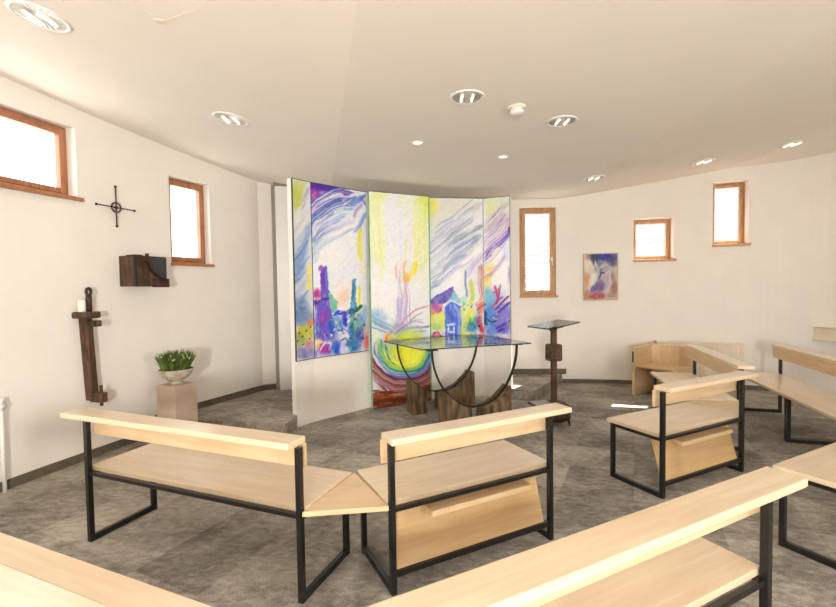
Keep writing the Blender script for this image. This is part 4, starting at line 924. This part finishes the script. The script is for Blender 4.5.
for x, y, lb in ((.018, 4.244, 'tiny round spot in the ceiling above the left side of the altar'), (.911, 4.74, 'tiny round spot in the ceiling above the right side of the altar')):
    d = thing('ceiling_spot', lb, 'ceiling light', group='tiny ceiling spots'); d.matrix_world = ceil_frame(x, y)
    bm = bmesh.new(); lathe(bm, [(.042, -.002), (.045, .006), (.06, .006), (.064, -.002)], 28); link('trim_ring', bm, 'white', d, True)
    bm = bmesh.new(); lathe(bm, [(0, .004), (.043, .004)], 24); link('bulb', bm, 'lamp', d)
    l = light('lamp_glow', 'SPOT', 5, (1, .9, .76), d, spot_size=math.radians(80), spot_blend=.8, shadow_soft_size=.04); l.location = (0, 0, .03); l.rotation_euler = (PI, 0, 0)
sd = thing('smoke_detector', 'round white smoke detector on the ceiling between two downlights', 'smoke detector'); sd.matrix_world = ceil_frame(.771, 3.446)
bm = bmesh.new(); lathe(bm, [(0, 0), (.066, 0), (.066, .012), (.06, .016)], 28); lathe(bm, [(.06, .016), (0, .016)], 28); link('mounting_base', bm, 'cream', sd, True)
bm = bmesh.new(); lathe(bm, [(.05, .014), (.05, .03), (.056, .034), (.05, .05), (.03, .058), (0, .06)], 28); link('sensor_head', bm, 'white', sd, True)
hk = thing('ceiling_plate', 'tiny square cable plate with two thin wires on the upper left ceiling', 'cable plate'); hk.matrix_world = ceil_frame(-1.40, 2.54)
bm = bmesh.new(); box(bm, -.025, .025, -.02, .02, -.002, .006, .001); link('plate', bm, 'cream', hk)
for p in ((-.08, .23), (.3, .16)):
    bm = bmesh.new(); tube(bm, [(0, 0, .002), (p[0], p[1], .001)], .0016, 6); link('wire', bm, 'cream', hk)

# ------------------------------------------------------------------ light
w = bpy.data.worlds.new('overcast'); sc.world = w; w.use_nodes = True
bg = w.node_tree.nodes['Background']; bg.inputs[0].default_value = (.93, .965, 1, 1); bg.inputs[1].default_value = 4.6
def added_area(name, loc, target, sx, sy, e, col):
    o = light(name, 'AREA', e, col, shape='RECTANGLE', size=sx, size_y=sy); o.location = loc
    o.rotation_euler = (Vector(target)-Vector(loc)).to_track_quat('-Z', 'Z').to_euler(); return o
# area lamps added in the unseen rear openings: key light, then ceiling fill
added_area('added_key_rear', (-.31, -2.70, 1.45), (-1.7, 3.0, 1.5), .4, .5, 220, (1, .95, .88))
a = path_at(REAR, (HB[1][0]+HB[1][1])/2); added_area('added_fill_rear', (a.x+.04, a.y-.06, 1.5), (.6, 3.0, 3.4), 1.1, 1.1, 90, (1, .96, .90))
sun = light('sun', 'SUN', 30, (1, .95, .86), angle=math.radians(.6))
sun.rotation_euler = Vector((-.88, -1.25, -2.12)).to_track_quat('-Z', 'Y').to_euler()

sc.view_settings.view_transform = 'Standard'; sc.view_settings.look = 'None'; sc.view_settings.gamma = 1; sc.view_settings.use_curve_mapping = False
sc.view_settings.exposure = 0.28
try:
    sc.cycles.use_denoising = True; sc.cycles.max_bounces = 10; sc.cycles.diffuse_bounces = 6; sc.cycles.transparent_max_bounces = 12; sc.cycles.sample_clamp_indirect = 6; sc.cycles.caustics_reflective = False
except Exception: pass
